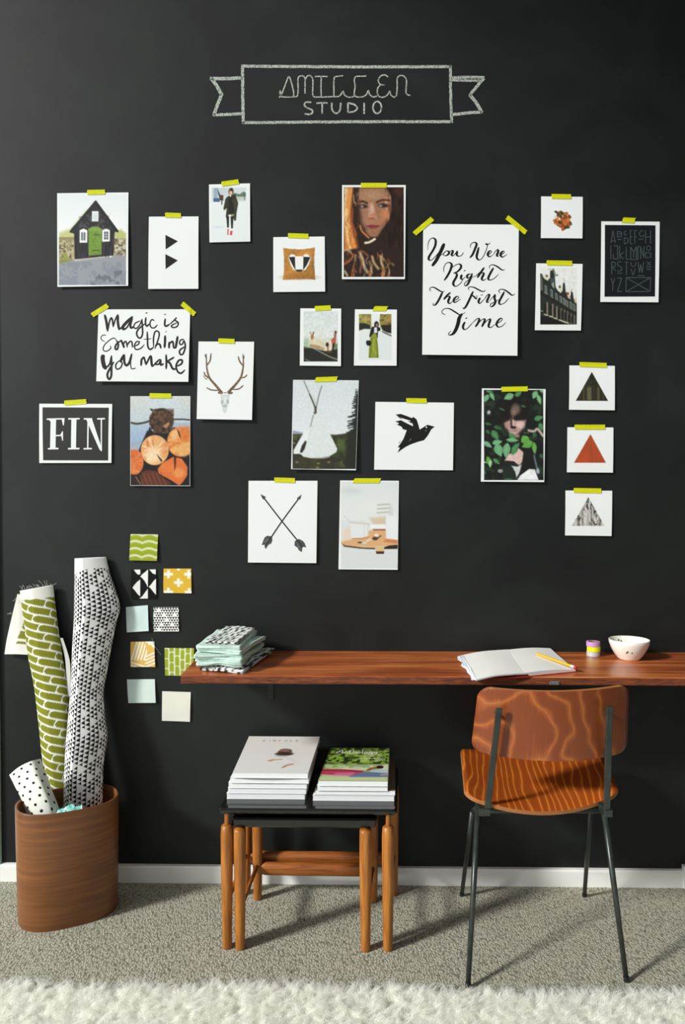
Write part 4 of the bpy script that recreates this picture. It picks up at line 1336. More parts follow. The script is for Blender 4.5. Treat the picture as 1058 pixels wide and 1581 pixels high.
# 18 face among ivy leaves
s, r = print_on_wall('photo_print', (744.2, 599.7), (842.6, 600.9), (839.5, 744.4), (742.1, 743.6), [(794.6, 600.8, 40.5, -1)],
                     'photo of a shaded face among green leaves, white margin', 'print', GP, lift=.007)
C = Canvas(150, 106, 958, 1334, 116, (26, 30, 24))
C.blot(90, .5, (20, 26, 20), .8, 3)
C.blot(70, .6, (44, 62, 44), .7, 6)
C.ell(560, 420, 220, 240, (26, 22, 20), soft=120)
C.ell(585, 370, 60, 70, (128, 108, 98), .8, soft=50)
C.ell(550, 420, 36, 50, (150, 120, 108), .7, soft=34)
C.poly([(430, 560), (510, 490), (590, 520), (720, 520), (700, 610), (640, 680), (560, 740), (490, 680), (440, 610)], (196, 160, 150), .9, soft=40)
C.ell(640, 580, 60, 50, (216, 188, 182), .8, soft=36)
C.ell(470, 580, 36, 40, (176, 132, 122), .7, soft=24)
C.line([(548, 480), (552, 560), (545, 600)], 30, (206, 176, 164), .9, soft=16)
C.line([(520, 520), (524, 600)], 26, (56, 40, 36), .9, soft=16, curve=False)
C.ell(550, 618, 40, 18, (40, 28, 26), soft=12)
C.ell(610, 490, 90, 30, (34, 26, 26), .9, soft=26)
C.ell(460, 500, 50, 28, (34, 26, 26), .9, soft=22)
C.ell(555, 680, 56, 20, (186, 160, 150), soft=14)
C.line([(510, 664), (600, 664)], 9, (106, 84, 76), .8, soft=8, curve=False)
C.ell(600, 730, 34, 26, (166, 130, 116), .9, soft=20)
C.poly([(620, 900), (690, 960), (680, 1080), (630, 1130), (540, 1080), (430, 1070), (480, 980), (560, 960)], (214, 184, 176), soft=24)
C.poly([(600, 1334), (640, 1270), (760, 1180), (840, 1190), (890, 1334)], (232, 234, 236), soft=16)
C.poly([(520, 1140), (600, 1150), (680, 1110), (640, 1220), (590, 1300), (570, 1220)], (206, 208, 206), soft=18)
C.poly([(460, 1070), (560, 1080), (610, 1150), (520, 1120), (420, 1140)], (34, 32, 30), soft=14)
C.poly([(700, 900), (800, 900), (840, 1080), (860, 1160), (760, 1180), (620, 1280), (660, 1120)], (26, 26, 26), soft=20)
C.poly([(410, 1140), (540, 1160), (570, 1334), (400, 1334)], (30, 42, 34), soft=20)
C.line([(830, 1000), (860, 1140), (890, 1240)], 24, (110, 124, 140), .8, soft=16)
C.ell(880, 1210, 22, 36, (190, 196, 206), .8, soft=14)
C.ell(370, 1210, 34, 26, (170, 178, 180), .8, soft=16)
C.ell(218, 412, 22, 28, (196, 186, 196), .9, .5, soft=14)
C.line([(760, 660), (830, 670), (880, 640), (950, 730)], 34, (200, 180, 172), .9, soft=18)
C.line([(690, 690), (760, 694)], 8, (150, 140, 132), .8, soft=8, curve=False)
G1, G2, G3, G4 = (112, 172, 122), (74, 130, 82), (96, 160, 70), (52, 92, 60)
for x_, y_, L_, w_, a_, c_ in [(185, 220, 120, 34, 2.1, G1), (265, 195, 130, 28, 1.1, G1), (230, 130, 90, 22, .2, G2), (490, 200, 150, 46, 2.7, G1), (620, 160, 110, 34, -.6, G2), (845, 175, 120, 40, 2.0, G1), (905, 240, 140, 30, 1.3, (120, 176, 116)), (940, 120, 60, 24, 1.0, G1),
                           (895, 490, 130, 38, -.3, G2), (925, 610, 110, 36, 1.2, G2), (400, 372, 90, 16, .4, G4), (690, 330, 70, 18, .3, G4), (210, 570, 90, 20, .2, G4), (340, 620, 120, 30, .3, G4), (205, 680, 80, 26, .8, G4), (300, 720, 150, 46, 1.0, G2), (330, 820, 140, 40, -.2, G1), (200, 850, 140, 34, .6, (118, 168, 136)),
                           (350, 930, 190, 60, 1.2, G1), (455, 930, 210, 52, 1.7, G1), (540, 750, 150, 36, .9, G2), (535, 790, 170, 28, 0.05, G1), (560, 930, 150, 44, 2.0, G2), (580, 880, 140, 30, 2.4, G2), (720, 800, 170, 56, 1.0, G3), (740, 850, 170, 50, 2.7, G3), (700, 780, 120, 40, 2.4, G3), (835, 900, 170, 32, 1.5, G3), (215, 1080, 150, 34, 1.3, G3), (235, 1110, 110, 24, 1.7, (150, 196, 140)), (320, 1080, 120, 28, .7, G2), (160, 1090, 60, 14, .3, G1), (930, 1010, 70, 30, 1.2, G4), (160, 1230, 60, 20, 1.2, G4), (840, 720, 60, 40, .2, G4), (480, 1320, 120, 14, 0, G4)]:
    C.leaf(x_, y_, L_, w_, a_, c_, .95)
    C.line([(x_ - L_ * .4 * math.cos(a_), y_ - L_ * .4 * math.sin(a_)), (x_ + L_ * .4 * math.cos(a_), y_ + L_ * .4 * math.sin(a_))], 7, tuple(min(255, k + 34) for k in c_), .6, soft=8, curve=False)
C.noise(26, .12, 6)
s.picture('picture', C, crop(730, 590, 8.817), r)

# 19-21 three square cards with a triangle
cT = crop(860, 550, 5.45)
for k_, (tl, tr, br, bl, tp, tri, lab) in enumerate([
        ((105, 78), (487, 82), (482, 457), (98, 452), (304, 74, 42, 2), [(292, 133), (155, 377), (426, 378)], 'square card with a dark forest triangle, top of the three triangle cards'),
        ((88, 598), (475, 600), (467, 980), (80, 977), (277, 597, 47, 0), [(281, 656), (140, 897), (408, 897)], 'square card with a rust red triangle'),
        ((72, 1130), (465, 1132), (455, 1512), (65, 1507), (257, 1131, 42.5, 1), [(263, 1187), (122, 1427), (396, 1427)], 'square card with a grey birch bark triangle, lowest of the three triangle cards')]):
    s, r = print_on_wall('art_print', *[tuple(cT(np.array(c_, float))) for c_ in (tl, tr, br, bl)], [(*cT(np.array(tp[:2], float)), tp[2], tp[3])], lab, 'print', GP, lift=.005)
    ax, ay = tri[0]
    C = Canvas(tl[0] + 1, tl[1] + 5, br[0] + 1, br[1] - 5, 104, (234, 237, 236))
    base = C.c.copy()
    if k_ == 0:
        C.rect(0, 0, 600, 600, (38, 38, 26))
        for x_, w_, c_ in [(222, 18, (86, 80, 52)), (268, 40, (112, 106, 76)), (345, 20, (104, 96, 62)), (190, 12, (64, 60, 40)), (385, 14, (70, 70, 46)), (310, 12, (60, 56, 36))]:
            C.rect(x_ - w_ / 2, 262, x_ + w_ / 2, 372, c_, .8, soft=16)
        C.blot(16, .62, (74, 76, 58), .6, 5, (230, 180, 350, 260))
    elif k_ == 1:
        C.rect(0, 600, 600, 1000, (172, 74, 40))
        C.noise(60, .12, 3)
        C.noise(16, .07, 5)
        C.line([(286, 740), (292, 890)], 5, (130, 58, 44), .6, soft=12, curve=False)
    else:
        C.rect(0, 1100, 600, 1500, (212, 212, 208))
        C.blot(30, .5, (150, 146, 140), .7, 2, None, 1.4, .35)
        C.blot(22, .64, (52, 46, 44), .9, 7, None, 1.2, .5)
        for x_ in (210, 284, 356, 170):
            C.line([(x_, 1250), (x_ + 4, 1425)], 14, (70, 64, 60), .75, soft=12, curve=False)
        C.blot(9, .55, (176, 174, 170), .7, 9, None, .4, 1.6)
    art = C.c.copy()
    C.c = base
    M_ = Canvas(C.x0, C.y0, C.x1, C.y1, C.nx, (0, 0, 0))
    M_.poly(tri, (255, 255, 255))
    w_ = M_.c[..., :1] / 255
    C.c = base * (1 - w_) + art * w_
    s.picture('picture', C, cT, r)

# 22 crossed arrows
cD = crop(370, 730, 4.069)
s, r = print_on_wall('art_print', *[tuple(cD(np.array(c_, float))) for c_ in ((57, 50), (490, 50), (483, 566), (55, 562))], [(439.8, 741.4, 32, 2)],
                     'white print of two crossed feathered arrows', 'print', GP, lift=.006)
items = []
for st, w_ in [([(142, 142), (268, 304), (396, 462)], 8.5), ([(384, 146), (268, 304), (166, 456)], 8.5)]:
    items += [(cD(qd), 0) for qd in ribbon(st, w_, taper=False)]
for p_ in [[(132, 133), (168, 152), (158, 160), (164, 172), (146, 164)], [(391, 135), (382, 168), (368, 166), (362, 178), (362, 158)],
           [(206, 398), (176, 394), (160, 404), (150, 425), (141, 454), (160, 450), (158, 462), (166, 478), (184, 452), (200, 444), (208, 424)], [(348, 428), (346, 456), (366, 470), (372, 484), (392, 498), (396, 470), (402, 464), (420, 468), (410, 440), (398, 426), (374, 414)]]:
    items.append((cD(np.array(p_, float)), 1))
for p_ in [[(180, 412), (150, 436)], [(200, 408), (160, 440)], [(196, 436), (168, 464)], [(360, 436), (384, 480)], [(380, 424), (408, 460)], [(352, 446), (374, 474)]]:
    items += [(cD(qd), 2) for qd in ribbon(p_, 4, per=2)]
s.shapes('printed_arrows', items, [flat('print_dark_grey', (44, 46, 46), .5), flat('print_feather_grey', (74, 77, 76), .5), flat('print_mid', (128, 131, 129), .6)], r, IDPX)

# 23 white cups on a board
s, r = print_on_wall('photo_print', *[tuple(cD(np.array(c_, float))) for c_ in ((632, 48), (1001, 50), (993, 608), (622, 605))], [(566.6, 742.2, 41, 0, dict(skew=-2))],
                     'pale photo of white cups on a wooden board, right of the crossed arrows', 'print', GP, lift=.005)
C = Canvas(52, 62, 1000, 1500, 108, (212, 219, 220))
C.vgrad(62, (214, 220, 220), 700, (222, 226, 224))
C.ell(220, 220, 160, 60, (196, 204, 200), .6, soft=80)
C.ell(560, 560, 210, 190, (222, 226, 222), .8, soft=80)
for y_ in (440, 505, 570):
    C.line([(660, y_ + 8), (780, y_), (860, y_ - 6)], 22, (166, 168, 146), .75, soft=16)
C.poly([(860, 420), (920, 520), (920, 640), (840, 620)], (200, 204, 196), .7, soft=40)
C.poly([(520, 660), (800, 640), (800, 790), (600, 800)], (206, 186, 156), .8, soft=60)
C.poly([(100, 860), (210, 800), (220, 1000), (520, 980), (800, 860), (800, 1040), (400, 1130), (80, 1110), (60, 1060)], (226, 206, 186), .9, soft=40)
C.poly([(500, 880), (790, 850), (1000, 1030), (1000, 1120), (760, 1140), (560, 1150), (300, 1130), (60, 1100), (60, 1060), (240, 1020)], (216, 170, 122), soft=26)
C.poly([(800, 620), (1000, 640), (1000, 1040), (800, 1010)], (226, 231, 232), soft=24)
C.poly([(1000, 1030), (800, 1010), (760, 1060), (1000, 1090)], (196, 116, 70), .8, soft=24)
C.rect(535, 770, 790, 845, (232, 236, 234), soft=18)
C.rect(580, 848, 790, 872, (140, 84, 54), .9, soft=12)
C.poly([(205, 740), (520, 770), (505, 960), (400, 995), (225, 995)], (222, 226, 226), soft=16)
C.line([(210, 740), (360, 752), (520, 770)], 26, (206, 196, 182), .9, soft=14)
C.line([(440, 790), (440, 960)], 14, (206, 208, 208), .8, soft=10, curve=False)
C.line([(500, 780), (494, 950)], 18, (204, 204, 204), .8, soft=12, curve=False)
C.line([(100, 630), (220, 740)], 16, (202, 200, 192), .6, soft=12, curve=False)
C.line([(240, 1010), (400, 1005), (510, 985)], 16, (176, 126, 84), .8, soft=12)
C.ell(620, 1005, 46, 30, (66, 46, 38), soft=16)
C.line([(600, 990), (660, 1000), (715, 960)], 22, (94, 68, 56), .9, soft=12)
C.ell(640, 950, 34, 26, (232, 226, 220), .9, soft=14)
C.line([(480, 1050), (540, 1020)], 26, (226, 218, 206), .9, soft=14, curve=False)
C.ell(365, 1072, 36, 14, (74, 62, 54), soft=12)
C.ell(440, 1080, 40, 20, (216, 206, 198), .9, soft=14)
C.poly([(60, 1085), (120, 1110), (420, 1150), (620, 1155), (620, 1185), (360, 1172), (100, 1140)], (142, 108, 68), soft=14)
C.line([(100, 1135), (360, 1166), (610, 1180)], 14, (70, 58, 42), .9, soft=10)
C.poly([(620, 1120), (770, 1120), (768, 1235), (630, 1230)], (216, 186, 138), soft=14)
C.poly([(632, 1218), (770, 1218), (764, 1262), (640, 1262)], (76, 46, 34), soft=14)
C.poly([(770, 1150), (860, 1120), (1000, 1110), (1000, 1178), (770, 1182)], (50, 38, 32), soft=14)
C.vgrad(1499, (212, 219, 220), 1500, (212, 219, 220))
s.picture('picture', C, crop(522, 738, 10.796), r)

# ------------------------------------------------------------------ cloth swatches pinned to the wall
CLOTH = printed('printed_cloth', 0.9, 0.1)
cS = crop(180, 810, 4.941)
GS = 'fabric swatches on the black wall'


def tri_pattern(x, y, a, big=True):
    """rows of small black triangles with larger white triangles left out between them; True where black"""
    h = a * 0.9
    row = np.floor(y / h)
    fy = y / h - row
    fx = np.mod(x / a + 0.5 * np.mod(row, 2), 1.0)
    k = (np.abs(fx - .5) < 0.49 * (1.06 - fy)) & (fy > 0.05)
    if big:
        P, H = 4 * a, 2 * h
        Rw = np.floor(y / H)
        FY = y / H - Rw
        q = x / P + 0.5 * np.mod(Rw, 2) + .25 * np.mod(np.floor(Rw / 2), 2)
        FX = (np.mod(q, 1.0) - .5) * P
        hs = np.sin(np.floor(q) * 12.99 + Rw * 78.23) * 43758.5
        k &= ~((np.abs(FX) < 1.12 * a * FY + 0.08 * a) & ((hs - np.floor(hs)) < .72))
    return k


def scallops(p, q, L, W, lw):
    """rows of long tiles with one rounded end; True on the white outlines"""
    r = np.floor(q / W)
    fq = (q / W - r - .5) * W
    fp = np.mod(p / L + .5 * np.mod(r, 2) + .13 * r, 1.0) * L
    d = np.hypot(fp - W / 2, fq)
    w = (np.abs(d - W / 2) < lw) & (fp < W / 2)
    w |= (np.abs(fq) > W / 2 - lw)
    return w


def swatch(tl, tr, br, bl, paint, label, n=64, **kw):
    pts = [tuple(cS(np.array(c_, float))) for c_ in (tl, tr, br, bl)]
    s = Sheet(*pts, **kw)
    C = Canvas(0, 0, 100, 100 * (bl[1] - tl[1]) / (tr[0] - tl[0]), n)
    paint(C)
    C.noise(2.2, .035, 3)
    U, V = np.meshgrid(np.linspace(0, 1, C.nx), np.linspace(0, 1, C.ny))
    wob = 0.0016 * (vnoise(U * 2.2, V * 2.2, tl[0]) - .5)
    F = s.S(U, V, .0006)
    F[..., 1] -= wob
    B = s.S(U, V, 0)
    v, f = closed_sheet(F.reshape(-1, 3), B.reshape(-1, 3), C.nx, C.ny)
    o = mesh_obj('fabric_swatch', v, f, CLOTH, colors=np.vstack([C.colors(), C.colors()]))
    tag(o, label, 'fabric swatch', GS)
    return s, o


def fill(C, c_):
    C.c[:] = np.array(c_, float)


def p_wave(C):
    fill(C, (150, 164, 46))
    ph = C.Y * .245 + 0.95 * np.abs(np.sin(C.X * .062 + .4)) * 1.9
    C.put(np.clip((np.sin(ph) - .45) * 4, 0, 1), (212, 216, 172))
    C.put(np.clip((np.sin(ph * 2 + 1) - .86) * 6, 0, 1), (198, 204, 140), .6)


swatch((108, 72), (318, 74), (313, 275), (103, 271), p_wave, 'lime green swatch with wavy pale lines, topmost swatch', lift=.006)


def p_steps(C):
    fill(C, (27, 27, 26))
    for p_ in [[(10, 0), (36, 0), (36, 16), (28, 18), (20, 12)], [(70, 0), (96, 0), (96, 18), (84, 14)], [(66, 0), (66, 62), (60, 50), (52, 38), (44, 30), (36, 24), (44, 16), (56, 8)], [(36, 34), (36, 92), (26, 84), (16, 72), (6, 62), (14, 52), (24, 42)], [(66, 66), (66, 100), (32, 100), (44, 92), (54, 80)], [(98, 32), (98, 88), (88, 78), (78, 66), (70, 60), (80, 50), (88, 40)]]:
        C.poly([(x_, y_ * 1.13) for x_, y_ in p_], (232, 234, 230))


swatch((112, 343), (308, 340), (308, 562), (114, 565), p_steps, 'swatch with bold white and black stepped triangles, left of the yellow swatch', lift=.003)


def p_plus(C):
    fill(C, (218, 178, 62))
    for x_, y_ in [(18, 20), (54, 50), (91, 20), (18, 84), (92, 84), (54, -8)]:
        C.rect(x_ - 16, y_ - 5, x_ + 16, y_ + 5, (238, 236, 224))
        C.rect(x_ - 5, y_ - 15, x_ + 5, y_ + 15, (238, 236, 224))


swatch((360, 335), (570, 335), (575, 523), (360, 520), p_plus, 'mustard yellow swatch with white plus signs', lift=.003)
swatch((72, 628), (240, 614), (250, 808), (85, 818), lambda C: fill(C, (206, 226, 222)), 'plain pale mint swatch tilted left, beside the small triangle print swatch', lift=.007)


def p_tri(C):
    fill(C, (236, 237, 234))
    C.put(tri_pattern(C.X, C.Y, 10.5).astype(float), (30, 30, 30))


swatch((283, 630), (475, 629), (478, 815), (287, 815), p_tri, 'white swatch with tiny black triangles', lift=.003, n=110)


def p_stripe(C):
    fill(C, (224, 182, 92))
    W_ = (238, 236, 226)
    for k_ in range(5):
        C.line([(26 + 13 * k_, 4), (4 + 13 * k_, 74)], 6.5, W_, curve=False)
    C.poly([(60, 0), (100, 40), (100, 100), (64, 100), (70, 40)], (224, 182, 92))
    for k_ in range(3):
        C.line([(62 + 14 * k_, -2), (84 + 10 * k_, 10), (104, 30 - 10 * k_)], 6, W_)
    for k_ in range(4):
        C.line([(62, 62 + 14 * k_), (104, 44 + 14 * k_)], 6.5, W_, curve=False)
    C.line([(0, 84), (36, 96), (60, 104)], 6, W_)
    C.line([(0, 96), (24, 104)], 6, W_, curve=False)


s_, o_ = swatch((108, 893), (290, 890), (298, 1083), (112, 1083), p_stripe, 'yellow and white swatch with slanting stripes and a loose thread', lift=.004)
m = MB()
tp_ = cS(crom([(272, 862), (282, 900), (312, 950), (342, 990)], 8))
m.tube([PY(x_, y_, 0) + Vector((0, -.004, 0)) for x_, y_ in tp_], .0006, 5)
m.build('loose_thread', flat('grey_thread', (150, 152, 146), .9), o_)


def p_scal(C):
    fill(C, (152, 166, 48))
    C.put(scallops(C.Y, C.X + 4, 34, 18.6, 2.4).astype(float), (216, 221, 190))


swatch((368, 940), (592, 942), (590, 1150), (373, 1150), p_scal, 'lime green swatch of white scallops, partly behind the wooden shelf', lift=.002)
swatch((80, 1180), (293, 1178), (305, 1353), (97, 1355), lambda C: fill(C, (206, 222, 214)), 'plain pale mint swatch below the striped swatch', lift=.008)
swatch((350, 1270), (567, 1277), (563, 1500), (350, 1492), lambda C: fill(C, (222, 224, 210)), 'plain cream swatch, lowest swatch on the wall', lift=.004)

# ------------------------------------------------------------------ the oval wooden bin
BX, BY, BROT, BA, BB, BH = -0.893, -0.187, math.radians(27), 0.150, 0.102, 0.352
BINWOOD = wood('bin_walnut_veneer', (104, 63, 35), (122, 76, 41), (138, 90, 50), (0.5, 0.5, 12), 8, 0.42, 0.15, bump=.02)


def bin_pt(th, k, z):
    n_ = 2.45
    c_, s_ = math.cos(th), math.sin(th)
    x_ = BA * k * math.copysign(abs(c_) ** (2 / n_), c_)
    y_ = BB * (k if k > .5 else k) * math.copysign(abs(s_) ** (2 / n_), s_)
    return (BX + x_ * math.cos(BROT) - y_ * math.sin(BROT), BY + x_ * math.sin(BROT) + y_ * math.cos(BROT), z)


binr = empty('wastepaper_bin', (BX, BY, 0))
tag(binr, 'oval brown wooden bin holding fabric rolls, on the carpet at left', 'bin')
N_ = 72
TH = [2 * math.pi * i / N_ for i in range(N_)]
rings = [(0.965, 0.0), (0.975, 0.004), (0.985, 0.10), (1.0, 0.25), (1.005, BH - .002), (1.0, BH), (0.965, BH), (0.96, BH - .002), (0.945, 0.10), (0.93, 0.012)]
V = [bin_pt(t_, k_, z_) for k_, z_ in rings for t_ in TH]
F = [(i * N_ + j, i * N_ + (j + 1) % N_, (i + 1) * N_ + (j + 1) % N_, (i + 1) * N_ + j) for i in range(len(rings) - 1) for j in range(N_)]
mesh_obj('body', V, F, BINWOOD, binr, smooth=True)
V = [bin_pt(t_, .93, .012) for t_ in TH] + [bin_pt(t_, .965, .0005) for t_ in TH]
F = [tuple(range(N_)), tuple(range(2 * N_ - 1, N_ - 1, -1))] + [(j, (j + 1) % N_, N_ + (j + 1) % N_, N_ + j) for j in range(N_)]
mesh_obj('bottom', V, F, BINWOOD, binr)


# ------------------------------------------------------------------ fabric rolls standing in the bin
def roll(name, label, group, left, right, yy, flat_k, paint, root_loc, nu=150, nv=420, ridge=(0.3, -0.1)):
    """left and right: (x, y) edge points down the roll in the photograph; yy: distance from the wall at top and bottom"""
    root = empty(name, root_loc)
    tag(root, label, 'fabric roll', group)
    Lp, Rp = np.array(crom(left, 10)), np.array(crom(right, 10))
    t = np.linspace(0, 1, nv)

    def at(P_):
        y_ = P_[0, 1] + (P_[-1, 1] - P_[0, 1]) * t
        return np.stack([np.interp(y_, P_[:, 1], P_[:, 0]), y_], -1)
    L_, R_ = at(Lp), at(Rp)
    Y = yy[0] + (yy[1] - yy[0]) * t ** 1.3
    cen, half = [], []
    for i in range(nv):
        a_, b_ = PY(*L_[i], Y[i]), PY(*R_[i], Y[i])
        cen.append((a_ + b_) / 2)
        half.append((b_ - a_) / 2)
    cen, half = np.array(cen), np.array(half)
    th = np.linspace(0, 2 * np.pi, nu)
    fk = flat_k[0] + (flat_k[1] - flat_k[0]) * np.clip(t * 1.6, 0, 1)

    def shell(shrink):
        c_, s_ = np.cos(th), np.sin(th)
        P_ = cen[:, None, :] + half[:, None, :] * c_[None, :, None] * shrink
        P_ = P_.copy()
        hw = np.linalg.norm(half, axis=1)
        tri = np.where(c_ < ridge[1], (c_ + 1) / (ridge[1] + 1), (1 - c_) / (1 - ridge[1]))
        prof = np.where(s_ >= 0, (1 - ridge[0]) * s_ + ridge[0] * tri ** .85, .25 * s_)
        P_[..., 1] -= (hw * fk)[:, None] * prof[None, :] * shrink
        wr = .0026 * (vnoise(np.outer(np.ones(nv), th * 1.6), np.outer(t * 14, np.ones(nu)), 3) - .5)
        wr = wr * np.sin(th / 2)[None, :]
        P_[..., 1] -= wr
        return P_
    O_, I_ = shell(1.0), shell(.94)
    arc = th / (2 * np.pi)
    ln = np.concatenate([[0], np.cumsum(np.linalg.norm(np.diff(cen, axis=0), axis=1))])
    S_, T_ = np.meshgrid(th, ln)
    hwm = np.linalg.norm(half, axis=1).mean()
    colr = paint(S_ * hwm, T_)
    v = np.vstack([O_.reshape(-1, 3), I_.reshape(-1, 3)])
    n0 = nu * nv
    g = gridfaces(nu, nv)
    top = np.array([(i, i + 1, n0 + i + 1, n0 + i) for i in range(nu - 1)])
    f = np.vstack([g, g[:, ::-1] + n0, top])
    o = mesh_obj('cloth_roll', v, f, CLOTH, root, smooth=True, colors=np.vstack([lin(colr), lin(np.full_like(colr, 222))]))
    return root, cen


def green_paint(s_, t_):
    c_ = np.ones(s_.shape + (3,)) * np.array((126, 130, 42.))
    a_ = math.radians(24)
    x_ = -s_
    w_ = scallops(x_ * math.cos(a_) + t_ * math.sin(a_), t_ * math.cos(a_) - x_ * math.sin(a_) + .2, .066, .0255, .0026)
    c_[w_] = (232, 233, 220)
    c_ *= (1 + .05 * (vnoise(s_ * 900, t_ * 900, 2) - .5))[..., None]
    edge = (t_ + .010 * np.sin(s_ * 9) < .040)
    c_[edge] = (228, 228, 218)
    return c_.reshape(-1, 3)


def bw_paint(s_, t_):
    c_ = np.ones(s_.shape + (3,)) * np.array((232, 232, 230.))
    k_ = tri_pattern(t_ + .002, s_ + .003, .0142) & (t_ > .045 - .012 * np.sin(s_ * 22))
    c_[k_] = (26, 26, 26)
    return c_.reshape(-1, 3)


gr, gcen = roll('fabric_roll', 'olive green fabric roll with white outlined scallops, leaning left in the bin', 'fabric rolls in the bin',
                [(31, 912), (37, 960), (43, 1008), (53, 1062), (60, 1120), (67, 1180), (77, 1230), (88, 1290), (98, 1400)], [(82, 903), (89, 960), (97, 1015), (105, 1062), (110, 1120), (112, 1180), (114, 1230), (116, 1290), (118, 1400)], (-0.018, -0.118), (.42, .75), green_paint, (-.85, -.19, .02))
bw, bcen = roll('fabric_roll', 'white fabric roll printed with small black triangles, tallest in the bin', 'fabric rolls in the bin',
                [(115.5, 862), (115, 910), (114, 960), (111, 1010), (109, 1060), (105, 1110), (101, 1160), (99, 1210), (98, 1260), (98, 1330), (98, 1400)], [(164, 860), (170, 885), (179, 912), (185.5, 938), (180, 960), (172, 1000), (165, 1040), (160, 1070), (163, 1112), (166, 1137), (160, 1180), (158.5, 1230), (157, 1290), (154, 1350), (150, 1400)], (-0.016, -0.185), (.62, .95), bw_paint, (-.80, -.17, .02), nu=220, nv=600, ridge=(.72, -.30))


def px_sheet(name, grid, dy, mat, parent, paint=None, th=.0006, nx=40, ny=60):
    """a curved sheet of cloth: grid gives (x, y, distance) of its four sides' control rows in the photograph"""
    G = np.array(grid, float)          # rows x cols x 3
    r_, c_ = G.shape[:2]
    U, V = np.meshgrid(np.linspace(0, 1, nx), np.linspace(0, 1, ny))
    # smooth interpolation along columns then rows
    rows = np.array([np.stack([np.interp(np.linspace(0, 1, nx), np.linspace(0, 1, len(cr)), cr[:, k_]) for k_ in range(3)], -1) for cr in [crom(G[i], 8) for i in range(r_)]])
    out = np.zeros((ny, nx, 3))
    for j in range(nx):
        cc_ = crom(rows[:, j], 8) if r_ > 2 else rows[:, j]
        for k_ in range(3):
            out[:, j, k_] = np.interp(np.linspace(0, 1, ny), np.linspace(0, 1, len(cc_)), cc_[:, k_])
    P_ = np.array([[PY(out[i, j, 0], out[i, j, 1], out[i, j, 2]) for j in range(nx)] for i in range(ny)])
    F_ = P_.copy()
    F_[..., 1] -= th
    v, f = closed_sheet(F_.reshape(-1, 3), P_.reshape(-1, 3), nx, ny)
    colr = None
    if paint is not None:
        c1 = paint(U, V, P_)
        colr = lin(np.vstack([c1.reshape(-1, 3), c1.reshape(-1, 3)]))
    return mesh_obj(name, v, f, mat, parent, smooth=False, colors=colr)


def flap_paint(U, V, P_):
    c_ = np.ones(U.shape + (3,)) * np.array((226, 225, 216.))
    k_ = (U > .42 - .0 * V) & (V > .25) & (V < .78) & (U > 1.25 - V * 1.15)
    w_ = scallops(U * .05, V * .09, .04, .016, .002)
    c_[k_ & ~w_] = (128, 132, 50)
    return c_


px_sheet('turned_back_flap', [[(27, 917, -.022), (33, 918, -.021), (40, 920, -.020)], [(19, 950, -.022), (30, 952, -.026), (42, 955, -.024)], [(11, 985, -.018), (28, 984, -.028), (44, 986, -.028)], [(7, 1010, -.014), (26, 1010, -.028), (47, 1011, -.032)]], 0, CLOTH, gr, flap_paint)
px_sheet('loose_edge', [[(93, 985, -.03), (97, 985, -.03)], [(98, 1005, -.03), (104, 1006, -.03)], [(101, 1020, -.035), (108, 1022, -.035)], [(103, 1050, -.042), (109, 1046, -.042)], [(104, 1075, -.048), (108, 1075, -.048)]], 0, CLOTH, gr, lambda U, V, P_: np.ones(U.shape + (3,)) * np.array((206, 205, 200.)), nx=6, ny=30)
m = MB()
for i in range(26):
    x_ = 24 + 58 * i / 25 + rng.uniform(-1, 1)
    y_ = 914 - 10 * (x_ - 24) / 58
    if x_ < 32:
        y_ = 920 + rng.uniform(0, 40)
        x_ -= (y_ - 920) * .25
    dx, dy = rng.uniform(-8, 6), -rng.uniform(3, 11)
    if x_ < 30:
        dx, dy = -rng.uniform(3, 10), rng.uniform(-8, 6)
    pts = crom([(x_, y_), (x_ + dx * .4, y_ + dy * .6), (x_ + dx, y_ + dy)], 4)
    yy_ = -.026 + rng.uniform(-.006, .006)
    m.tube([PY(a_, b_, yy_) for a_, b_ in pts], .00045, 4)
tag(m.build('frayed_threads', flat('white_thread', (206, 206, 196), .9), gr), kind='stuff')


def dot_paint(U, V, P_):
    c_ = np.ones(U.shape + (3,)) * np.array((226, 229, 218.))
    X, Y = U * 52 + V * 0, V * 95
    gx, gy = 13.5, 9.6
    row = np.floor(Y / gy)
    fx = np.mod(X / gx + .5 * np.mod(row, 2) + .12 * np.sin(row * 2.1), 1) - .5
    fy = Y / gy - row - .5
    k_ = np.hypot(fx * gx, fy * gy) < 1.9
    c_[k_] = (34, 36, 34)
    return c_


DPX = 5.568
dots = px_sheet('dotted_cloth', [[(x_ / DPX, 1150 + y_ / DPX, d_) for x_, y_, d_ in r_] for r_ in [
    [(80, 258, -.165), (160, 192, -.215), (260, 142, -.225), (348, 120, -.200)],
    [(130, 360, -.180), (210, 300, -.232), (310, 260, -.242), (400, 250, -.214)],
    [(185, 470, -.195), (260, 430, -.245), (370, 390, -.255), (452, 400, -.225)],
    [(225, 600, -.200), (300, 580, -.248), (420, 545, -.258), (510, 560, -.235)],
    [(250, 760, -.205), (320, 760, -.245), (450, 740, -.250), (520, 740, -.230)]]], 0, CLOTH, None, dot_paint, nx=110, ny=170)
tag(dots, 'white cloth with black polka dots curling out of the bin at lower left', 'cloth')

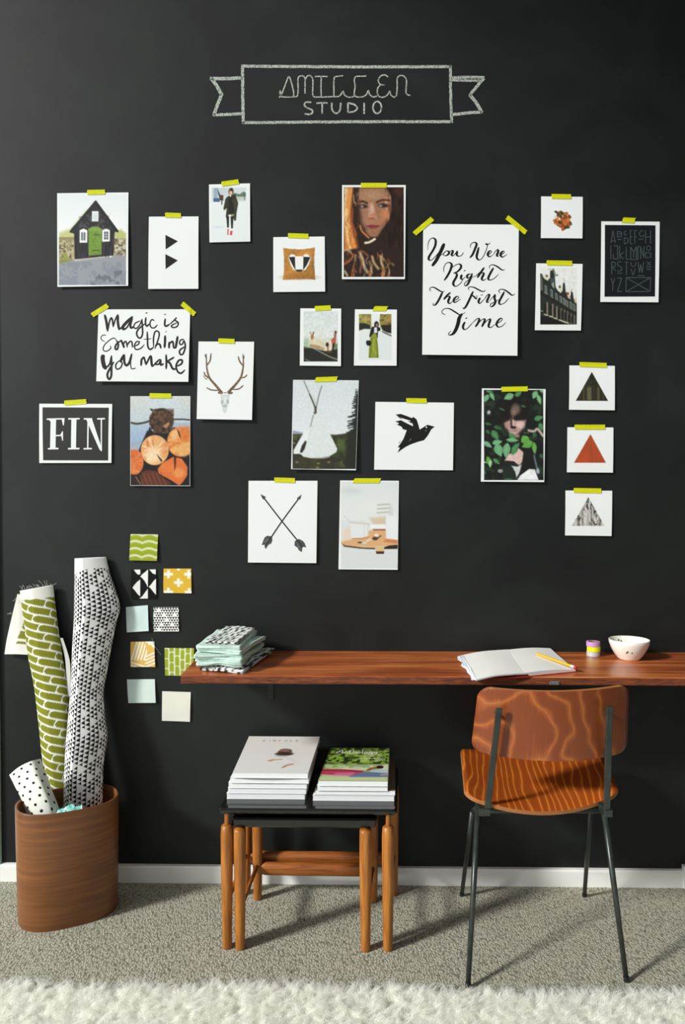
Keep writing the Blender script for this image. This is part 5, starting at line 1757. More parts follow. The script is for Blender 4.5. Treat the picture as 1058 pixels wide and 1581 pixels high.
# crumpled teal ribbon and white tissue at the bin's mouth
def crumple(name, quad_px, z_, mat, amp, seed, label, cat, nx=34, ny=22):
    a_, b_, c_, d_ = [np.array(PY(x_, y_, w_)) for x_, y_, w_ in quad_px]
    U, V = np.meshgrid(np.linspace(0, 1, nx), np.linspace(0, 1, ny))
    P_ = a_ * ((1 - U) * (1 - V))[..., None] + b_ * (U * (1 - V))[..., None] + c_ * (U * V)[..., None] + d_ * ((1 - U) * V)[..., None]
    n1_ = np.abs(vnoise(U * 5, V * 3, seed) - .5) + .5 * np.abs(vnoise(U * 11, V * 7, seed + 2) - .5)
    P_[..., 2] += amp * (n1_ * 2 - .5)
    P_[..., 1] -= amp * .5 * (vnoise(U * 6, V * 4, seed + 9) - .5)
    B_ = P_.copy()
    B_[..., 2] -= .001
    v, f = closed_sheet(P_.reshape(-1, 3), B_.reshape(-1, 3), nx, ny)
    o = mesh_obj(name, v, f, mat)
    return tag(o, label, cat)


crumple('satin_ribbon', [(82, 1246, -.235), (126, 1244, -.235), (130, 1262, -.262), (76, 1264, -.268)], 0, flat('teal_satin', (132, 206, 194), .4, .4), .013, 4, 'crumpled pale teal ribbon at the foot of the fabric rolls, in the bin', 'ribbon')
crumple('tissue_paper', [(60, 1252, -.25), (114, 1250, -.24), (110, 1266, -.262), (60, 1268, -.266)], 0, flat('white_tissue', (222, 226, 226), .7), .014, 8, 'crumpled white tissue paper just inside the front rim of the bin', 'paper')

# ------------------------------------------------------------------ the wall shelf used as a desk
ZD = PY(700, 1006, 0.0).z
FL = PZ(279, 1042.5, ZD)
SHW = wood('shelf_redwood', (118, 56, 27), (168, 86, 42), (206, 124, 66), (0.55, 7.0, 7.0), 5.5, 0.36, 0.30, wave=(1.3, 16, .10), bump=.04)
SHX1, SHT = 1.75, 0.0245
sh = empty('wall_shelf', ((FL.x + SHX1) / 2, -0.17, ZD - SHT))
tag(sh, 'long reddish wooden board fixed to the black wall as a desk', 'shelf')
m = MB()
nx_ = 60
xs = np.linspace(FL.x, SHX1, nx_)
yf = FL.y
for i in range(nx_ - 1):
    pass
V, F = [], []
for i, x_ in enumerate(xs):
    w_ = .0016 * (vnoise(x_ * 9, 0.0, 4) - .5)
    V += [(x_, -.0005, ZD - SHT), (x_, yf + w_ + .002, ZD - SHT), (x_, yf + w_, ZD - SHT + .003), (x_, yf + w_, ZD - .003), (x_, yf + w_ + .002, ZD), (x_, -.0005, ZD)]
for i in range(nx_ - 1):
    for k_ in range(6):
        F.append((i * 6 + k_, i * 6 + (k_ + 1) % 6, (i + 1) * 6 + (k_ + 1) % 6, (i + 1) * 6 + k_))
F += [tuple(range(5, -1, -1)), tuple((nx_ - 1) * 6 + k_ for k_ in range(6))]
SHE = wood('shelf_raw_edge', (58, 28, 16), (112, 56, 30), (150, 82, 44), (3, 30, 40), 9, .7, 0, bump=.3)
mesh_obj('board', V, F, [SHW, SHE], sh, [1 if (i < 6 * (nx_ - 1) and i % 6 in (1, 2)) else 0 for i in range(len(F))])
STEEL = noisy('grey_steel', (120, 122, 118), (86, 88, 84), 60, .45, .5)
BLACKSTEEL = flat('black_steel', (22, 23, 22), .45, .5)
a_, b_ = PY(849, 1052, yf - .002), PY(864, 1057.5, yf - .002)
m = MB()
m.box(a_.x, b_.x, yf - .003, yf + .001, b_.z, a_.z)
m.build('edge_plate', STEEL, sh, bevel=.001)
for px_ in (411,):
    x_ = PY(px_, 1065, -.14).x
    m = MB()
    zt = ZD - SHT
    m.box(x_ - .008, x_ + .008, -.27, -.001, zt - .004, zt)
    m.box(x_ - .008, x_ + .008, -.005, -.0005, zt - .135, zt - .004)
    m.tube([(x_ + .004, -.235, zt - .002), (x_ + .004, -.235, zt - .022)], .005, 10)
    br_ = m.build('shelf_bracket', BLACKSTEEL)
    tag(br_, 'black steel bracket under the shelf, below the pile of folded cloths', 'bracket')

# ------------------------------------------------------------------ on the shelf: folded cloths
MINT = noisy('mint_linen', (206, 226, 215), (192, 216, 204), 120, .9, .1, bump=.2)


def folded(x0, y0, z0, w, d, h, rot, layers, mat, seed, label, paint=None, sag=0.0, lean=0.0, name='folded_cloth'):
    """a cloth folded into a small slab: a strip that runs back and forth in soft folds"""
    nu, nw = 90, 26
    prof = []
    gap = h / layers
    r_ = gap * .46
    for k_ in range(layers):
        z_ = gap * (k_ + .5)
        xs_ = np.linspace(-d / 2 + r_, d / 2 - r_, 14)
        if k_ % 2:
            xs_ = xs_[::-1]
        prof += [(x_, z_ - 0) for x_ in xs_]
        if k_ < layers - 1:
            e = 1 if k_ % 2 == 0 else -1
            for a_ in np.linspace(-math.pi / 2, math.pi / 2, 7)[1:-1]:
                prof.append((e * (d / 2 - r_ + gap * .5 * math.cos(a_)), z_ + gap * .5 + gap * .5 * math.sin(a_)))
    prof = np.array(prof)
    T = np.gradient(prof, axis=0)
    T /= np.linalg.norm(T, axis=1)[:, None] + 1e-9
    Nn = np.stack([-T[:, 1], T[:, 0]], -1)
    th = gap * .45
    W = np.linspace(-w / 2, w / 2, nw)
    out = []
    for sgn in (1, -1):
        Q = prof + Nn * th * sgn
        G = np.zeros((nw, len(prof), 3))
        for j, x_ in enumerate(W):
            wob = 1.5 * (vnoise(prof[:, 0] * 16 + 7, x_ * 20 + seed, seed) - .5)
            edge = .008 * (vnoise(np.full(len(prof), x_ * 22), prof[:, 1] * 220, seed + 3) - .5)
            G[j, :, 0] = x_ * (1 + .05 * (vnoise(prof[:, 1] * 160, prof[:, 0] * 3, seed + 1) - .5))
            G[j, :, 1] = Q[:, 0] + edge * 2
            G[j, :, 2] = Q[:, 1] + .005 * wob + sag * (2 * x_ / w) ** 2 + lean * (Q[:, 0] / d + .5)
        out.append(G.reshape(-1, 3))
    v, f = closed_sheet(out[0], out[1], len(prof), nw)
    v = v.copy()
    c_, s_ = math.cos(rot), math.sin(rot)
    X = x0 + v[:, 0] * c_ - v[:, 1] * s_
    Y = y0 + v[:, 0] * s_ + v[:, 1] * c_
    zmin = v[:, 2].min()
    Z = z0 + v[:, 2] - zmin
    P_ = np.stack([X, Y, Z], -1)
    colr = None
    if paint:
        al = np.concatenate([[0], np.cumsum(np.linalg.norm(np.diff(prof, axis=0), axis=1))])
        A_, B_ = np.meshgrid(al, W)
        c1 = paint(A_, B_).reshape(-1, 3)
        colr = lin(np.vstack([c1, c1]))
    o = mesh_obj(name, P_, f, mat, smooth=True, colors=colr)
    tag(o, label, 'folded cloth', 'folded cloths piled on the shelf')
    return P_[:, 2].max()


def bwcloth(A_, B_):
    c_ = np.ones(A_.shape + (3,)) * np.array((226, 230, 226.))
    k_ = tri_pattern(A_ * 1.0, B_, .011)
    c_[k_] = (44, 46, 46)
    return c_


def stackx(px_, py_, y_):
    return PY(px_, py_, y_)


zt = ZD + .0006
CX = -0.395
for k_, (dx, dy, w_, d_, h_, rot, lay, mat, lab, pt, lean) in enumerate([
        (0.028, -0.178, .135, .270, .009, -.20, 2, CLOTH, 'black and white patterned cloth at the bottom of the pile', bwcloth, .004),
        (0.036, -0.172, .125, .250, .008, -.27, 2, CLOTH, 'black and white patterned cloth second from the bottom of the pile', bwcloth, .003),
        (0.002, -0.192, .135, .240, .011, -.05, 3, MINT, 'mint green folded cloth just above the patterned ones', None, .002),
        (0.010, -0.188, .140, .240, .011, -.16, 2, MINT, 'mint green folded cloth, fourth up in the pile', None, .003),
        (-0.014, -0.186, .140, .230, .011, .04, 3, MINT, 'mint green folded cloth bulging farthest left in the pile', None, .004),
        (0.014, -0.178, .135, .225, .011, -.22, 2, MINT, 'mint green folded cloth, uppermost but one of the mint ones', None, .005),
        (-0.002, -0.172, .130, .220, .012, -.10, 3, MINT, 'mint green folded cloth directly under the patterned top cloth', None, .008),
        (0.006, -0.160, .095, .190, .008, -.16, 2, CLOTH, 'black and white patterned cloth on top of the pile', bwcloth, .014)]):
    top = folded(CX + dx, dy, zt, w_, d_, h_, rot, lay, mat, 3 + k_, lab, pt, lean=lean)
    zt = top - lean - .0045

# ------------------------------------------------------------------ notebook and pencil
nb = empty('open_notebook', tuple(PZ(800, 1022, ZD)))
tag(nb, 'open notebook with blank white pages and thin red cover on the shelf', 'notebook')
tl, tc_, tr = PZ(713, 1011.5, ZD + .011), PZ(786, 1003, ZD + .019), PZ(850, 1001, ZD + .014)
bl, bc, br = PZ(735, 1049.5, ZD + .006), PZ(811, 1038.9, ZD + .012), PZ(889, 1034.5, ZD + .006)


def page_block(name, a, b, c, d, lift, th, mat, parent, wav=0.0, gut=.004, n=24, seed=1, ruffle=0.0):
    """a b = back edge, d c = front edge; the gutter side dips"""
    A_, B_, C_, D_ = [np.array(v_) for v_ in (a, b, c, d)]
    U, V = np.meshgrid(np.linspace(0, 1, n), np.linspace(0, 1, n))
    P_ = A_ * ((1 - U) * (1 - V))[..., None] + B_ * (U * (1 - V))[..., None] + C_ * (U * V)[..., None] + D_ * ((1 - U) * V)[..., None]
    P_[..., 2] += lift + gut * np.sin(np.pi * U) + wav * (vnoise(U * 3, V * 3, seed) - .5)
    if ruffle:
        P_[..., 0] += ruffle * (vnoise(U * 0 + 2, V * 7, seed) - .5) * (1 - U) ** 3
    Bt = P_.copy()
    Bt[..., 2] = np.maximum(ZD + .0025, P_[..., 2] - th) if name != 'cover' else P_[..., 2] - th
    over = (P_[..., 1] < yf + .001)
    Bt[..., 2] = np.where(over, P_[..., 2] - min(th, .004), Bt[..., 2])
    v, f = closed_sheet(P_.reshape(-1, 3), Bt.reshape(-1, 3), n, n)
    return mesh_obj(name, v, f, mat, parent)


PAGE = flat('notebook_page', (238, 238, 232), .7, .2)
page_block('page_block', tl, tc_, bc, bl, 0.0, .009, PAGE, nb, .002, .005)
page_block('page_block', tc_, tr, br, bc, 0.0, .012, PAGE, nb, .001, .004, seed=4)
RED = flat('red_cover', (176, 46, 34), .6, .3)
low = lambda p_, dx, dy: Vector((p_.x + dx, p_.y + dy, ZD + .0022))
page_block('cover', low(tl, -.004, .003), low(tc_, 0, .003), low(bc, 0, -.004), low(bl, -.006, .018), 0, .0018, RED, nb, 0, 0)
page_block('cover', low(tc_, 0, .003), low(tr, .003, .003), low(br, .005, -.004), low(bc, 0, -.004), 0, .0018, RED, nb, 0, 0)
for k_ in range(4):
    a1, d1 = Vector(tl) + Vector((-.004 - .0045 * k_, -.002 - .003 * k_, -.001 - .0012 * k_)), Vector(bl) + Vector((-.001 - .002 * k_, .004 * k_, -.0006 - .0008 * k_))
    a2, d2 = Vector(tl) + Vector((.012, 0, -.002)), Vector(bl) + Vector((.012, .002, -.002))
    page_block('torn_page_edge', a1, a2, d2, d1, 0.001, .0006, flat('blueish_page', (224, 227, 234), .6), nb, .004, .001, seed=7 + k_, ruffle=.012)

pr = empty('pencil', tuple(PZ(860, 1020, ZD + .018)))
tag(pr, 'yellow pencil lying across the right page of the open notebook', 'pencil')
p0, p1 = PZ(829, 1009.2, ZD + .0235), PZ(882.5, 1028.3, ZD + .0165)
dv = (p1 - p0).normalized()
m = MB()
m.tube([p0 + dv * .006, p1], .0039, 6)
m.build('shaft', flat('pencil_yellow', (236, 178, 22), .35, .5), pr)
m = MB()
m.tube([p0 - dv * .001, p0 + dv * .006], [.0026, .0039], 6)
m.build('tip', flat('pencil_tip', (222, 172, 60), .6), pr)
m = MB()
m.tube([p1, p1 + dv * .013], .0041, 14)
m.build('ferrule', flat('pencil_ferrule', (214, 214, 214), .3, .5), pr)
m = MB()
m.tube([p1 + dv * .013, p1 + dv * .021, p1 + dv * .022], [.0038, .0038, .003], 14)
m.build('eraser', flat('pencil_eraser', (196, 40, 56), .7), pr)

# ------------------------------------------------------------------ three rolls of tape
base = PY(916.5, 1009, -.058)
for k_, (nm, rgb, lab) in enumerate([('silver', (206, 206, 204), 'silver grey tape roll at the bottom of the small stack'), ('acid', (226, 232, 20), 'bright yellow tape roll in the middle of the small stack'), ('lilac', (196, 146, 204), 'lilac tape roll on top of the small stack')]):
    z_ = ZD + .0004 + .0158 * k_
    dx_ = (-.0008, .0006, -.0012)[k_]
    t_ = empty('tape_roll', (base.x + dx_, -.058, z_))
    tag(t_, lab, 'tape roll', 'tape rolls stacked on the shelf')
    ro, ri = (.0205, .0208, .0212)[k_], .0155
    h_ = .0152
    m = MB()
    m.lathe([(ri, z_), (ro - .0006, z_), (ro, z_ + .0006), (ro, z_ + h_ - .0006), (ro - .0006, z_ + h_), (ri, z_ + h_), (ri, z_)], base.x + dx_, -.058, 40)
    m.build('tape', flat('tape_' + nm, rgb, .4, .4, metal=.2 if k_ == 0 else 0), t_, smooth=False)
    m = MB()
    m.lathe([(ri - .0016, z_ + .0002), (ri, z_ + .0002), (ri, z_ + h_ - .0002), (ri - .0016, z_ + h_ - .0002), (ri - .0016, z_ + .0002)], base.x + dx_, -.058, 32)
    m.build('core', flat('card_core', (150, 118, 86), .8), t_)

# ------------------------------------------------------------------ white bowl
bp_ = PY(971.5, 1012, -.102)
bx, by = bp_.x, -.102
bowl = empty('bowl', (bx, by, ZD))
tag(bowl, 'small white ceramic bowl with a few dark marks, at right on the shelf', 'bowl')
z_ = ZD + .0004
CER = flat('white_ceramic', (240, 237, 226), .25, .5, coat=.3)
m = MB()
outer = [(.0, 0.0), (.030, 0.0), (.033, .002), (.036, .006), (.045, .018), (.054, .034), (.060, .050), (.0618, .0615)]
inner = [(.0605, .0625), (.0585, .0605), (.056, .048), (.050, .033), (.041, .019), (.031, .010), (.0, .008)]
m.lathe([(max(r_, 1e-5), z_ + h_) for r_, h_ in outer + inner], bx, by, 64)
m.build('shell', CER, bowl, smooth=True)



def bowl_mark(ang, h0, size, inside):
    pr_ = inner[::-1] if inside else outer
    hs, rs = [p_[1] for p_ in pr_], [p_[0] for p_ in pr_]
    pts = []
    for a_, dz in [(-size, -size * .75), (size, -size * .75), (0, size)]:
        h_ = h0 + dz
        r_ = np.interp(h_, hs, rs) + (-.0007 if inside else .0007)
        th_ = ang + a_ / r_
        pts.append((bx + r_ * math.cos(th_), by + r_ * math.sin(th_), z_ + h_))
    m = MB()
    m.add(pts, [(0, 1, 2)])
    m.build('painted_mark', flat('bowl_glaze_brown', (96, 84, 62), .4), bowl)


for ang, h0, sz, ins in [(math.radians(-114), .032, .0040, False), (math.radians(-118), .028, .0030, False), (math.radians(-100), .029, .0030, False), (math.radians(105), .050, .0036, True), (math.radians(96), .047, .003, True), (math.radians(60), .034, .0028, True), (math.radians(-30), .04, .003, False)]:
    bowl_mark(ang, h0, sz, ins)

# ------------------------------------------------------------------ nest of two tables
TEAK = wood('teak_legs', (122, 70, 23), (164, 100, 37), (190, 126, 52), (9, 9, .8), 9, .38, .25, bump=.03)
TEAKX = wood('teak_rails', (108, 56, 20), (146, 82, 32), (172, 104, 44), (.8, 9, 9), 9, .4, .2, bump=.03)
BLACKTOP = flat('black_lacquer_top', (16, 17, 17), .16, .5, coat=.2)


def rounded_slab(x0, x1, y0, y1, z0, z1, r=.012, e=.004, skew=0.0):
    """board with rounded corners and eased edges; skew shifts the back edge sideways"""
    m = MB()
    ring = []
    for cx, cy, a0 in [(x1 - r, y1 - r, 0), (x0 + r, y1 - r, 90), (x0 + r, y0 + r, 180), (x1 - r, y0 + r, 270)]:
        for a_ in np.linspace(0, 90, 6):
            ring.append((cx, cy, math.radians(a0 + a_)))
    n_ = len(ring)
    V = []
    for rr, z in [(r - e, z0), (r, z0 + e), (r, z1 - e), (r - e, z1)]:
        for cx, cy, a_ in ring:
            y = cy + rr * math.sin(a_)
            V.append((cx + rr * math.cos(a_) + skew * (y - y0) / (y1 - y0), y, z))
    F = [tuple(range(n_ - 1, -1, -1)), tuple(3 * n_ + i for i in range(n_))]
    for k in range(3):
        F += [(k * n_ + i, k * n_ + (i + 1) % n_, (k + 1) * n_ + (i + 1) % n_, (k + 1) * n_ + i) for i in range(n_)]
    m.add(V, F)
    return m


def nest_table(label, x0, x1, y0, y1, ztop, th, legs, legtop, rleg, stretch_z, back_y, group):
    """legs: x,y of front left, front right, back left, back right"""
    t = empty('nesting_table', ((x0 + x1) / 2, (y0 + y1) / 2, 0))
    tag(t, label, 'table', group)
    rounded_slab(x0, x1, y0, y1, ztop - th, ztop, .014, .005, .022).build('tabletop', BLACKTOP, t)
    for i, (x, y) in enumerate(legs):
        peg = ztop - th - legtop > .004
        m = MB()
        prof = [(0.0001, 0), (rleg * .72, .0), (rleg * .78, .003), (rleg * .88, legtop * .35), (rleg * .98, legtop * .7), (rleg, legtop * .92), (rleg * (.90 if peg else .99), legtop - .006), (rleg * (.62 if peg else .97), legtop - .001), (.0001, legtop)]
        m.lathe([(r, max(z, .0005)) for r, z in prof], x, y, 24)
        lg = m.build('leg', TEAK, t, smooth=True)
        if ztop - th - legtop > .004:
            m = MB()
            m.tube([(x, y, legtop - .004), (x, y, ztop - th + .001)], .0065, 12)
            m.build('peg', TEAK, lg)
    (fl, fr, b_l, b_r) = legs
    m = MB()
    pts = [Vector((b_l[0], b_l[1], stretch_z)), Vector((b_r[0], b_r[1], stretch_z))]
    dvx = (pts[1] - pts[0])
    prof_r = []
    line = []
    for s_ in (0, .03, .07, .5, .93, .97, 1):
        line.append(pts[0] + dvx * s_)
        prof_r.append(.012 if s_ in (0, 1) else (.018 if s_ in (.03, .97) else .0215))
    m.tube(line, prof_r, 14, ref=(0, 0, 1), squash=.62)
    m.build('back_stretcher', TEAKX, t, smooth=True)
    for f_, b_ in ((fl, b_l), (fr, b_r)):
        m = MB()
        m.tube([(f_[0], f_[1], stretch_z + .012), (b_[0], b_[1], stretch_z + .012)], .0065, 10)
        m.build('side_stretcher', TEAKX, t, smooth=True)
    return t


GT = 'nest of tables'
yF, yB = -.330, -.085
def fx(px, py, z=0.0):
    p_ = PZ(px, py, z)
    return (p_.x, p_.y)


o_fl, o_fr = fx(351, 1463), fx(599, 1466)
i_fl, i_fr = fx(371, 1464.5), fx(564.5, 1467)
i_bl, i_br = fx(398, 1388), fx(576, 1391)
o_bl = (o_fl[0] + .012, -.072)
o_br = (o_fr[0] + .030, -.072)
ZT = PY(474, 1249.5, -.384).z
tx0, tx1 = PZ(335.5, 1249, ZT).x, PZ(613.5, 1252, ZT).x
OUT = nest_table('larger black topped teak table with two stacks of magazines on it', tx0, tx1, -.384, -.045, ZT, .0165, [o_fl, o_fr, o_bl, o_br], .357, .0175, .118, yB, GT)
ix0, ix1 = PZ(357, 1264, .366).x, PZ(582, 1268, .366).x
INN = nest_table('smaller black topped teak table nested under the larger one', ix0, ix1, -.366, -.075, PY(470, 1264, -.366).z, .0275, [i_fl, i_fr, i_bl, i_br], PY(470, 1264, -.366).z - .0268, .0175, .100, yB, GT)

# ------------------------------------------------------------------ magazines on the larger table
COVERS = printed('printed_cover', 0.3, 0.45)
PAGES = flat('magazine_pages', (232, 234, 235), .6, .25)


def magazine(a, b, c, d, z0, th, label, group, cover, back_rise=0.0, sag=0.0, spine=None):
    """a b back corners, d c front corners (x, y); a cover over a block of pages"""
    A_, B_, C_, D_ = [np.array(p_, float) for p_ in (a, b, c, d)]
    g = empty('magazine', tuple(((A_ + B_ + C_ + D_) / 4)) + (z0,))
    tag(g, label, 'magazine', group)

    def grid(nx, ny, z, inset=0.0):
        U, V = np.meshgrid(np.linspace(inset, 1 - inset, nx), np.linspace(inset, 1 - inset, ny))
        P2 = A_ * ((1 - U) * (1 - V))[..., None] + B_ * (U * (1 - V))[..., None] + C_ * (U * V)[..., None] + D_ * ((1 - U) * V)[..., None]
        Z = z + back_rise * (1 - V) - sag * np.sin(np.pi * U) * V ** 2 * (z - z0) / th
        return np.concatenate([P2, Z[..., None]], -1).reshape(-1, 3)
    n = 15
    top = grid(n, n, z0 + th - .0008, .004)
    bot = grid(n, n, z0 + .0006, .004)
    v, f = closed_sheet(top, bot, n, n)
    mesh_obj('page_block', v, f, PAGES, g)
    if isinstance(cover, Canvas):
        nx, ny = cover.nx, cover.ny
        t_ = grid(nx, ny, z0 + th)
        b_ = grid(nx, ny, z0 + th - .0005)
        v, f = closed_sheet(t_, b_, nx, ny)
        mesh_obj('front_cover', v, f, COVERS, g, colors=np.vstack([cover.colors()] * 2))
    else:
        v, f = closed_sheet(grid(n, n, z0 + th), grid(n, n, z0 + th - .0005), n, n)
        mesh_obj('front_cover', v, f, cover, g)
    v, f = closed_sheet(grid(n, n, z0 + .0005), grid(n, n, z0 + .0001), n, n)
    mesh_obj('back_cover', v, f, cover if not isinstance(cover, Canvas) else PAPER, g)
    if spine:
        pass
    return z0 + th


WCOV = flat('white_matt_cover', (230, 232, 232), .45, .3)
# white magazines, left stack
K = Canvas(0, 0, 200, 250, 150, (234, 235, 232))
K.vgrad(0, (236, 236, 230), 250, (230, 233, 232))
LET = {'K': [[(0, 0), (0, 1)], [(.6, 0), (0, .55), (.65, 1)]], 'I': [[(.2, 0), (.2, 1)]], 'N': [[(0, 1), (0, 0), (.65, 1), (.65, 0)]], 'F': [[(.55, 0), (0, 0), (0, 1)], [(0, .5), (.45, .5)]], 'O': [circle(.35, .5, .36, .5, 12) + [(.71, .5)]], 'L': [[(0, 0), (0, 1), (.5, 1)]]}
x_ = 46
for ch in 'KINFOLK':
    for st in LET[ch]:
        K.line([(x_ + 9 * a_, 26 + 13 * b_) for a_, b_ in st], 1.9, (150, 150, 146), .95, curve=False)
    x_ += 16 if ch != 'I' else 12
K.poly([(98, 110), (104, 94), (112, 90), (128, 92), (134, 98), (138, 116), (98, 118)], (104, 78, 66), soft=4)
K.poly([(102, 106), (108, 96), (126, 96), (130, 106), (118, 112)], (158, 124, 110), .8, soft=6)
K.ell(118, 126, 25, 12, (66, 52, 46), soft=4)
K.ell(112, 140, 16, 5, (160, 168, 158), .8, soft=4)
K.line([(82, 172), (96, 166), (116, 162)], 7, (206, 168, 142), .9, soft=4)
K.line([(88, 172), (92, 168)], 9, (190, 150, 124), .9, soft=4, curve=False)
K.line([(128, 214), (138, 200), (150, 194)], 8, (186, 134, 106), .9, soft=4)
K.line([(126, 150), (150, 168), (160, 186)], 10, (224, 224, 216), .8, soft=8)
GM1 = 'white magazines stacked on the table'
zk = ZT + .0004


def corner(px, py, z, y=None):
    p_ = PZ(px, py, z) if y is None else PY(px, py, y)
    return (p_.x, p_.y)


xl, xr = -.378, -.150
for k_, (dx, dy, th_, sg, lab) in enumerate([(0.000, -.317, .0165, 0.0, 'bottom magazine of the white stack at left'), (.004, -.319, .0165, 0.0, 'white magazine second from the bottom of the left stack'), (.006, -.322, .0160, .003, 'white magazine in the middle of the left stack'), (.012, -.326, .0155, .0075, 'white magazine directly beneath the cover with the hat')]):
    zk = magazine((xl + dx + .012, -.060), (xr + dx + .012, -.060), (xr + dx, dy), (xl + dx, dy), zk, th_, lab, GM1, WCOV, back_rise=.0015 * 0, sag=sg)
    zk += .0004
# slight bow of the upper ones shows as the dark gap under the top cover
zk = magazine((-.350, -.050), (-.119, -.050), (-.140, -.330), (-.358, -.330), zk + .0004, .0150, 'top magazine of the white stack, with a person in a brown hat on its cover', GM1, K, back_rise=.016, sag=-.0)
# green covered magazines, right stack
AN = Canvas(0, 0, 200, 250, 160, (70, 92, 40))
AN.vgrad(0, (120, 150, 60), 130, (60, 84, 36))
AN.blot(16, .48, (150, 190, 70), .85, 3, (0, 0, 200, 130))
AN.blot(13, .56, (28, 40, 20), .85, 8, (0, 0, 200, 140))
AN.blot(24, .60, (196, 220, 120), .7, 12, (110, 0, 200, 110))
AN.rect(0, 130, 200, 250, (190, 206, 150), soft=14)
AN.poly([(70, 140), (200, 130), (200, 170), (60, 170)], (224, 230, 206), .8, soft=10)
AN.blot(18, .55, (120, 160, 70), .6, 2, (0, 135, 200, 200))
AN.poly([(0, 168), (90, 172), (130, 180), (120, 194), (100, 214), (0, 206)], (196, 66, 104), soft=4)
AN.line([(0, 176), (60, 174), (120, 182)], 9, (150, 30, 48), .9, soft=4)
AN.poly([(40, 196), (100, 190), (96, 216), (40, 214)], (222, 128, 170), .8, soft=6)
AN.poly([(84, 216), (130, 186), (200, 190), (200, 222), (90, 226)], (104, 126, 160), soft=6)
AN.poly([(150, 170), (200, 168), (200, 196), (140, 184)], (190, 210, 226), .9, soft=6)
AN.line([(140, 172), (150, 160), (170, 154)], 12, (150, 82, 56), .9, soft=5)
AN.ell(174, 150, 11, 12, (44, 30, 26), soft=4)
AN.ell(104, 160, 12, 14, (206, 206, 190), .8, soft=8)
AN.line([(180, 206), (200, 204)], 8, (216, 176, 150), .8, soft=5, curve=False)
AN.rect(0, 222, 200, 250, (206, 220, 170), .8, soft=8)
for st in [[(26, 44), (38, 22), (44, 16), (46, 30), (48, 44)], [(26, 34), (48, 33)], [(54, 44), (55, 34), (62, 34), (63, 44)], [(70, 20), (70, 44), (76, 43)], [(66, 30), (76, 29)], [(82, 16), (82, 44), (83, 34), (90, 34), (91, 44)], circle(100, 39, 5, 6, 10) + [(105, 39)], [(112, 16), (112, 44), (117, 44)], circle(124, 39, 5, 6, 10) + [(129, 39)],
           circle(139, 39, 5, 6, 10) + [(144, 39)], [(144, 33), (145, 50), (138, 56), (133, 52)], [(151, 33), (153, 43), (160, 33)], [(160, 33), (157, 52), (150, 56)]]:
    AN.line(st, 4.0, (238, 240, 230), .95)
for i in range(12):
    AN.line([(104 + 7.2 * i, 86), (108 + 7.2 * i, 82 + 5 * (i % 2)), (109 + 7.2 * i, 88)], 2.6, (228, 232, 216), .85)
GREYCOV = flat('grey_brown_cover', (116, 106, 92), .5, .3)
GM2 = 'green covered magazines stacked on the table'
za = ZT + .0004
za = magazine((-.104, -.070), (.122, -.070), (.109, -.325), (-.127, -.325), za, .0150, 'white edged magazine at the bottom of the right stack', GM2, WCOV)
za = magazine((-.098, -.068), (.124, -.068), (.112, -.322), (-.120, -.322), za + .0004, .0140, 'grey brown covered magazine sticking out to the right in the right stack', GM2, GREYCOV)
za = magazine((-.092, -.070), (.106, -.070), (.090, -.326), (-.114, -.326), za + .0004, .0150, 'white magazine just under the green cover', GM2, WCOV)
za = magazine((-.086, -.062), (.106, -.062), (.090, -.330), (-.111, -.330), za + .0004, .0150, 'top magazine of the right stack, with green trees and picnickers on its cover', GM2, AN, back_rise=.005)

# ------------------------------------------------------------------ the plywood and steel chair
PLYB = ply_wood('chair_back_plywood', (124, 60, 27), (148, 78, 36), (170, 100, 48), 30, 17.0, (4.5, 2, 4.0), (.8, 0, .5), (34, 3, 2.4))
PLYS = ply_wood('chair_seat_plywood', (158, 74, 24), (186, 95, 33), (226, 146, 56), 95, 13.0, (6.0, 1.6, 1.6), (1, -.12, 0), (44, 2.5, 2.5))
PLYEDGE = flat('plywood_edge', (158, 104, 58), .6, .3)
FRAME = noisy('dark_green_grey_steel', (48, 55, 49), (36, 41, 37), 40, .32, .55)
ch = empty('chair', (.525, -.27, 0))
tag(ch, 'plywood chair on a dark steel frame, facing the shelf with its back to us', 'chair')


def ply(name, fn, nx, ny, th, corner, mats, aspect, nfn=None):
    """bent plywood: fn(u, v) gives the face; corners rounded in u by the radius corner (in v units)"""
    V_ = np.linspace(0, 1, ny)
    # denser rows near the ends
    V_ = 0.5 - 0.5 * np.cos(np.pi * V_)
    G = np.zeros((ny, nx, 3))
    for j, v in enumerate(V_):
        ins = 0.0
        for e_ in (v, 1 - v):
            if e_ < corner:
                ins = corner * aspect - math.sqrt(max(0, corner ** 2 - (corner - e_) ** 2)) * aspect
        for i, u in enumerate(np.linspace(ins, 1 - ins, nx)):
            G[j, i] = fn(u, v)
    du, dv_ = np.gradient(G, axis=1), np.gradient(G, axis=0)
    N3 = np.cross(du, dv_)
    N3 /= np.linalg.norm(N3, axis=2)[..., None] + 1e-12
    A_, B_ = G + N3 * th / 2, G - N3 * th / 2
    v, f = closed_sheet(A_.reshape(-1, 3), B_.reshape(-1, 3), nx, ny)
    k = len(gridfaces(nx, ny))
    idx = [0] * (2 * k) + [1] * (len(f) - 2 * k)
    o = mesh_obj(name, v, f, mats, ch, idx)
    for i_, p_ in enumerate(o.data.polygons):
        p_.use_smooth = i_ < 2 * k
    return o


# backrest: corners measured at their own distances
bTL, bTR, bBR, bBL = [np.array(v_) for v_ in (PY(740, 1059.5, -.425), PY(970, 1056, -.455), PY(966, 1160, -.432), PY(728, 1158, -.402))]


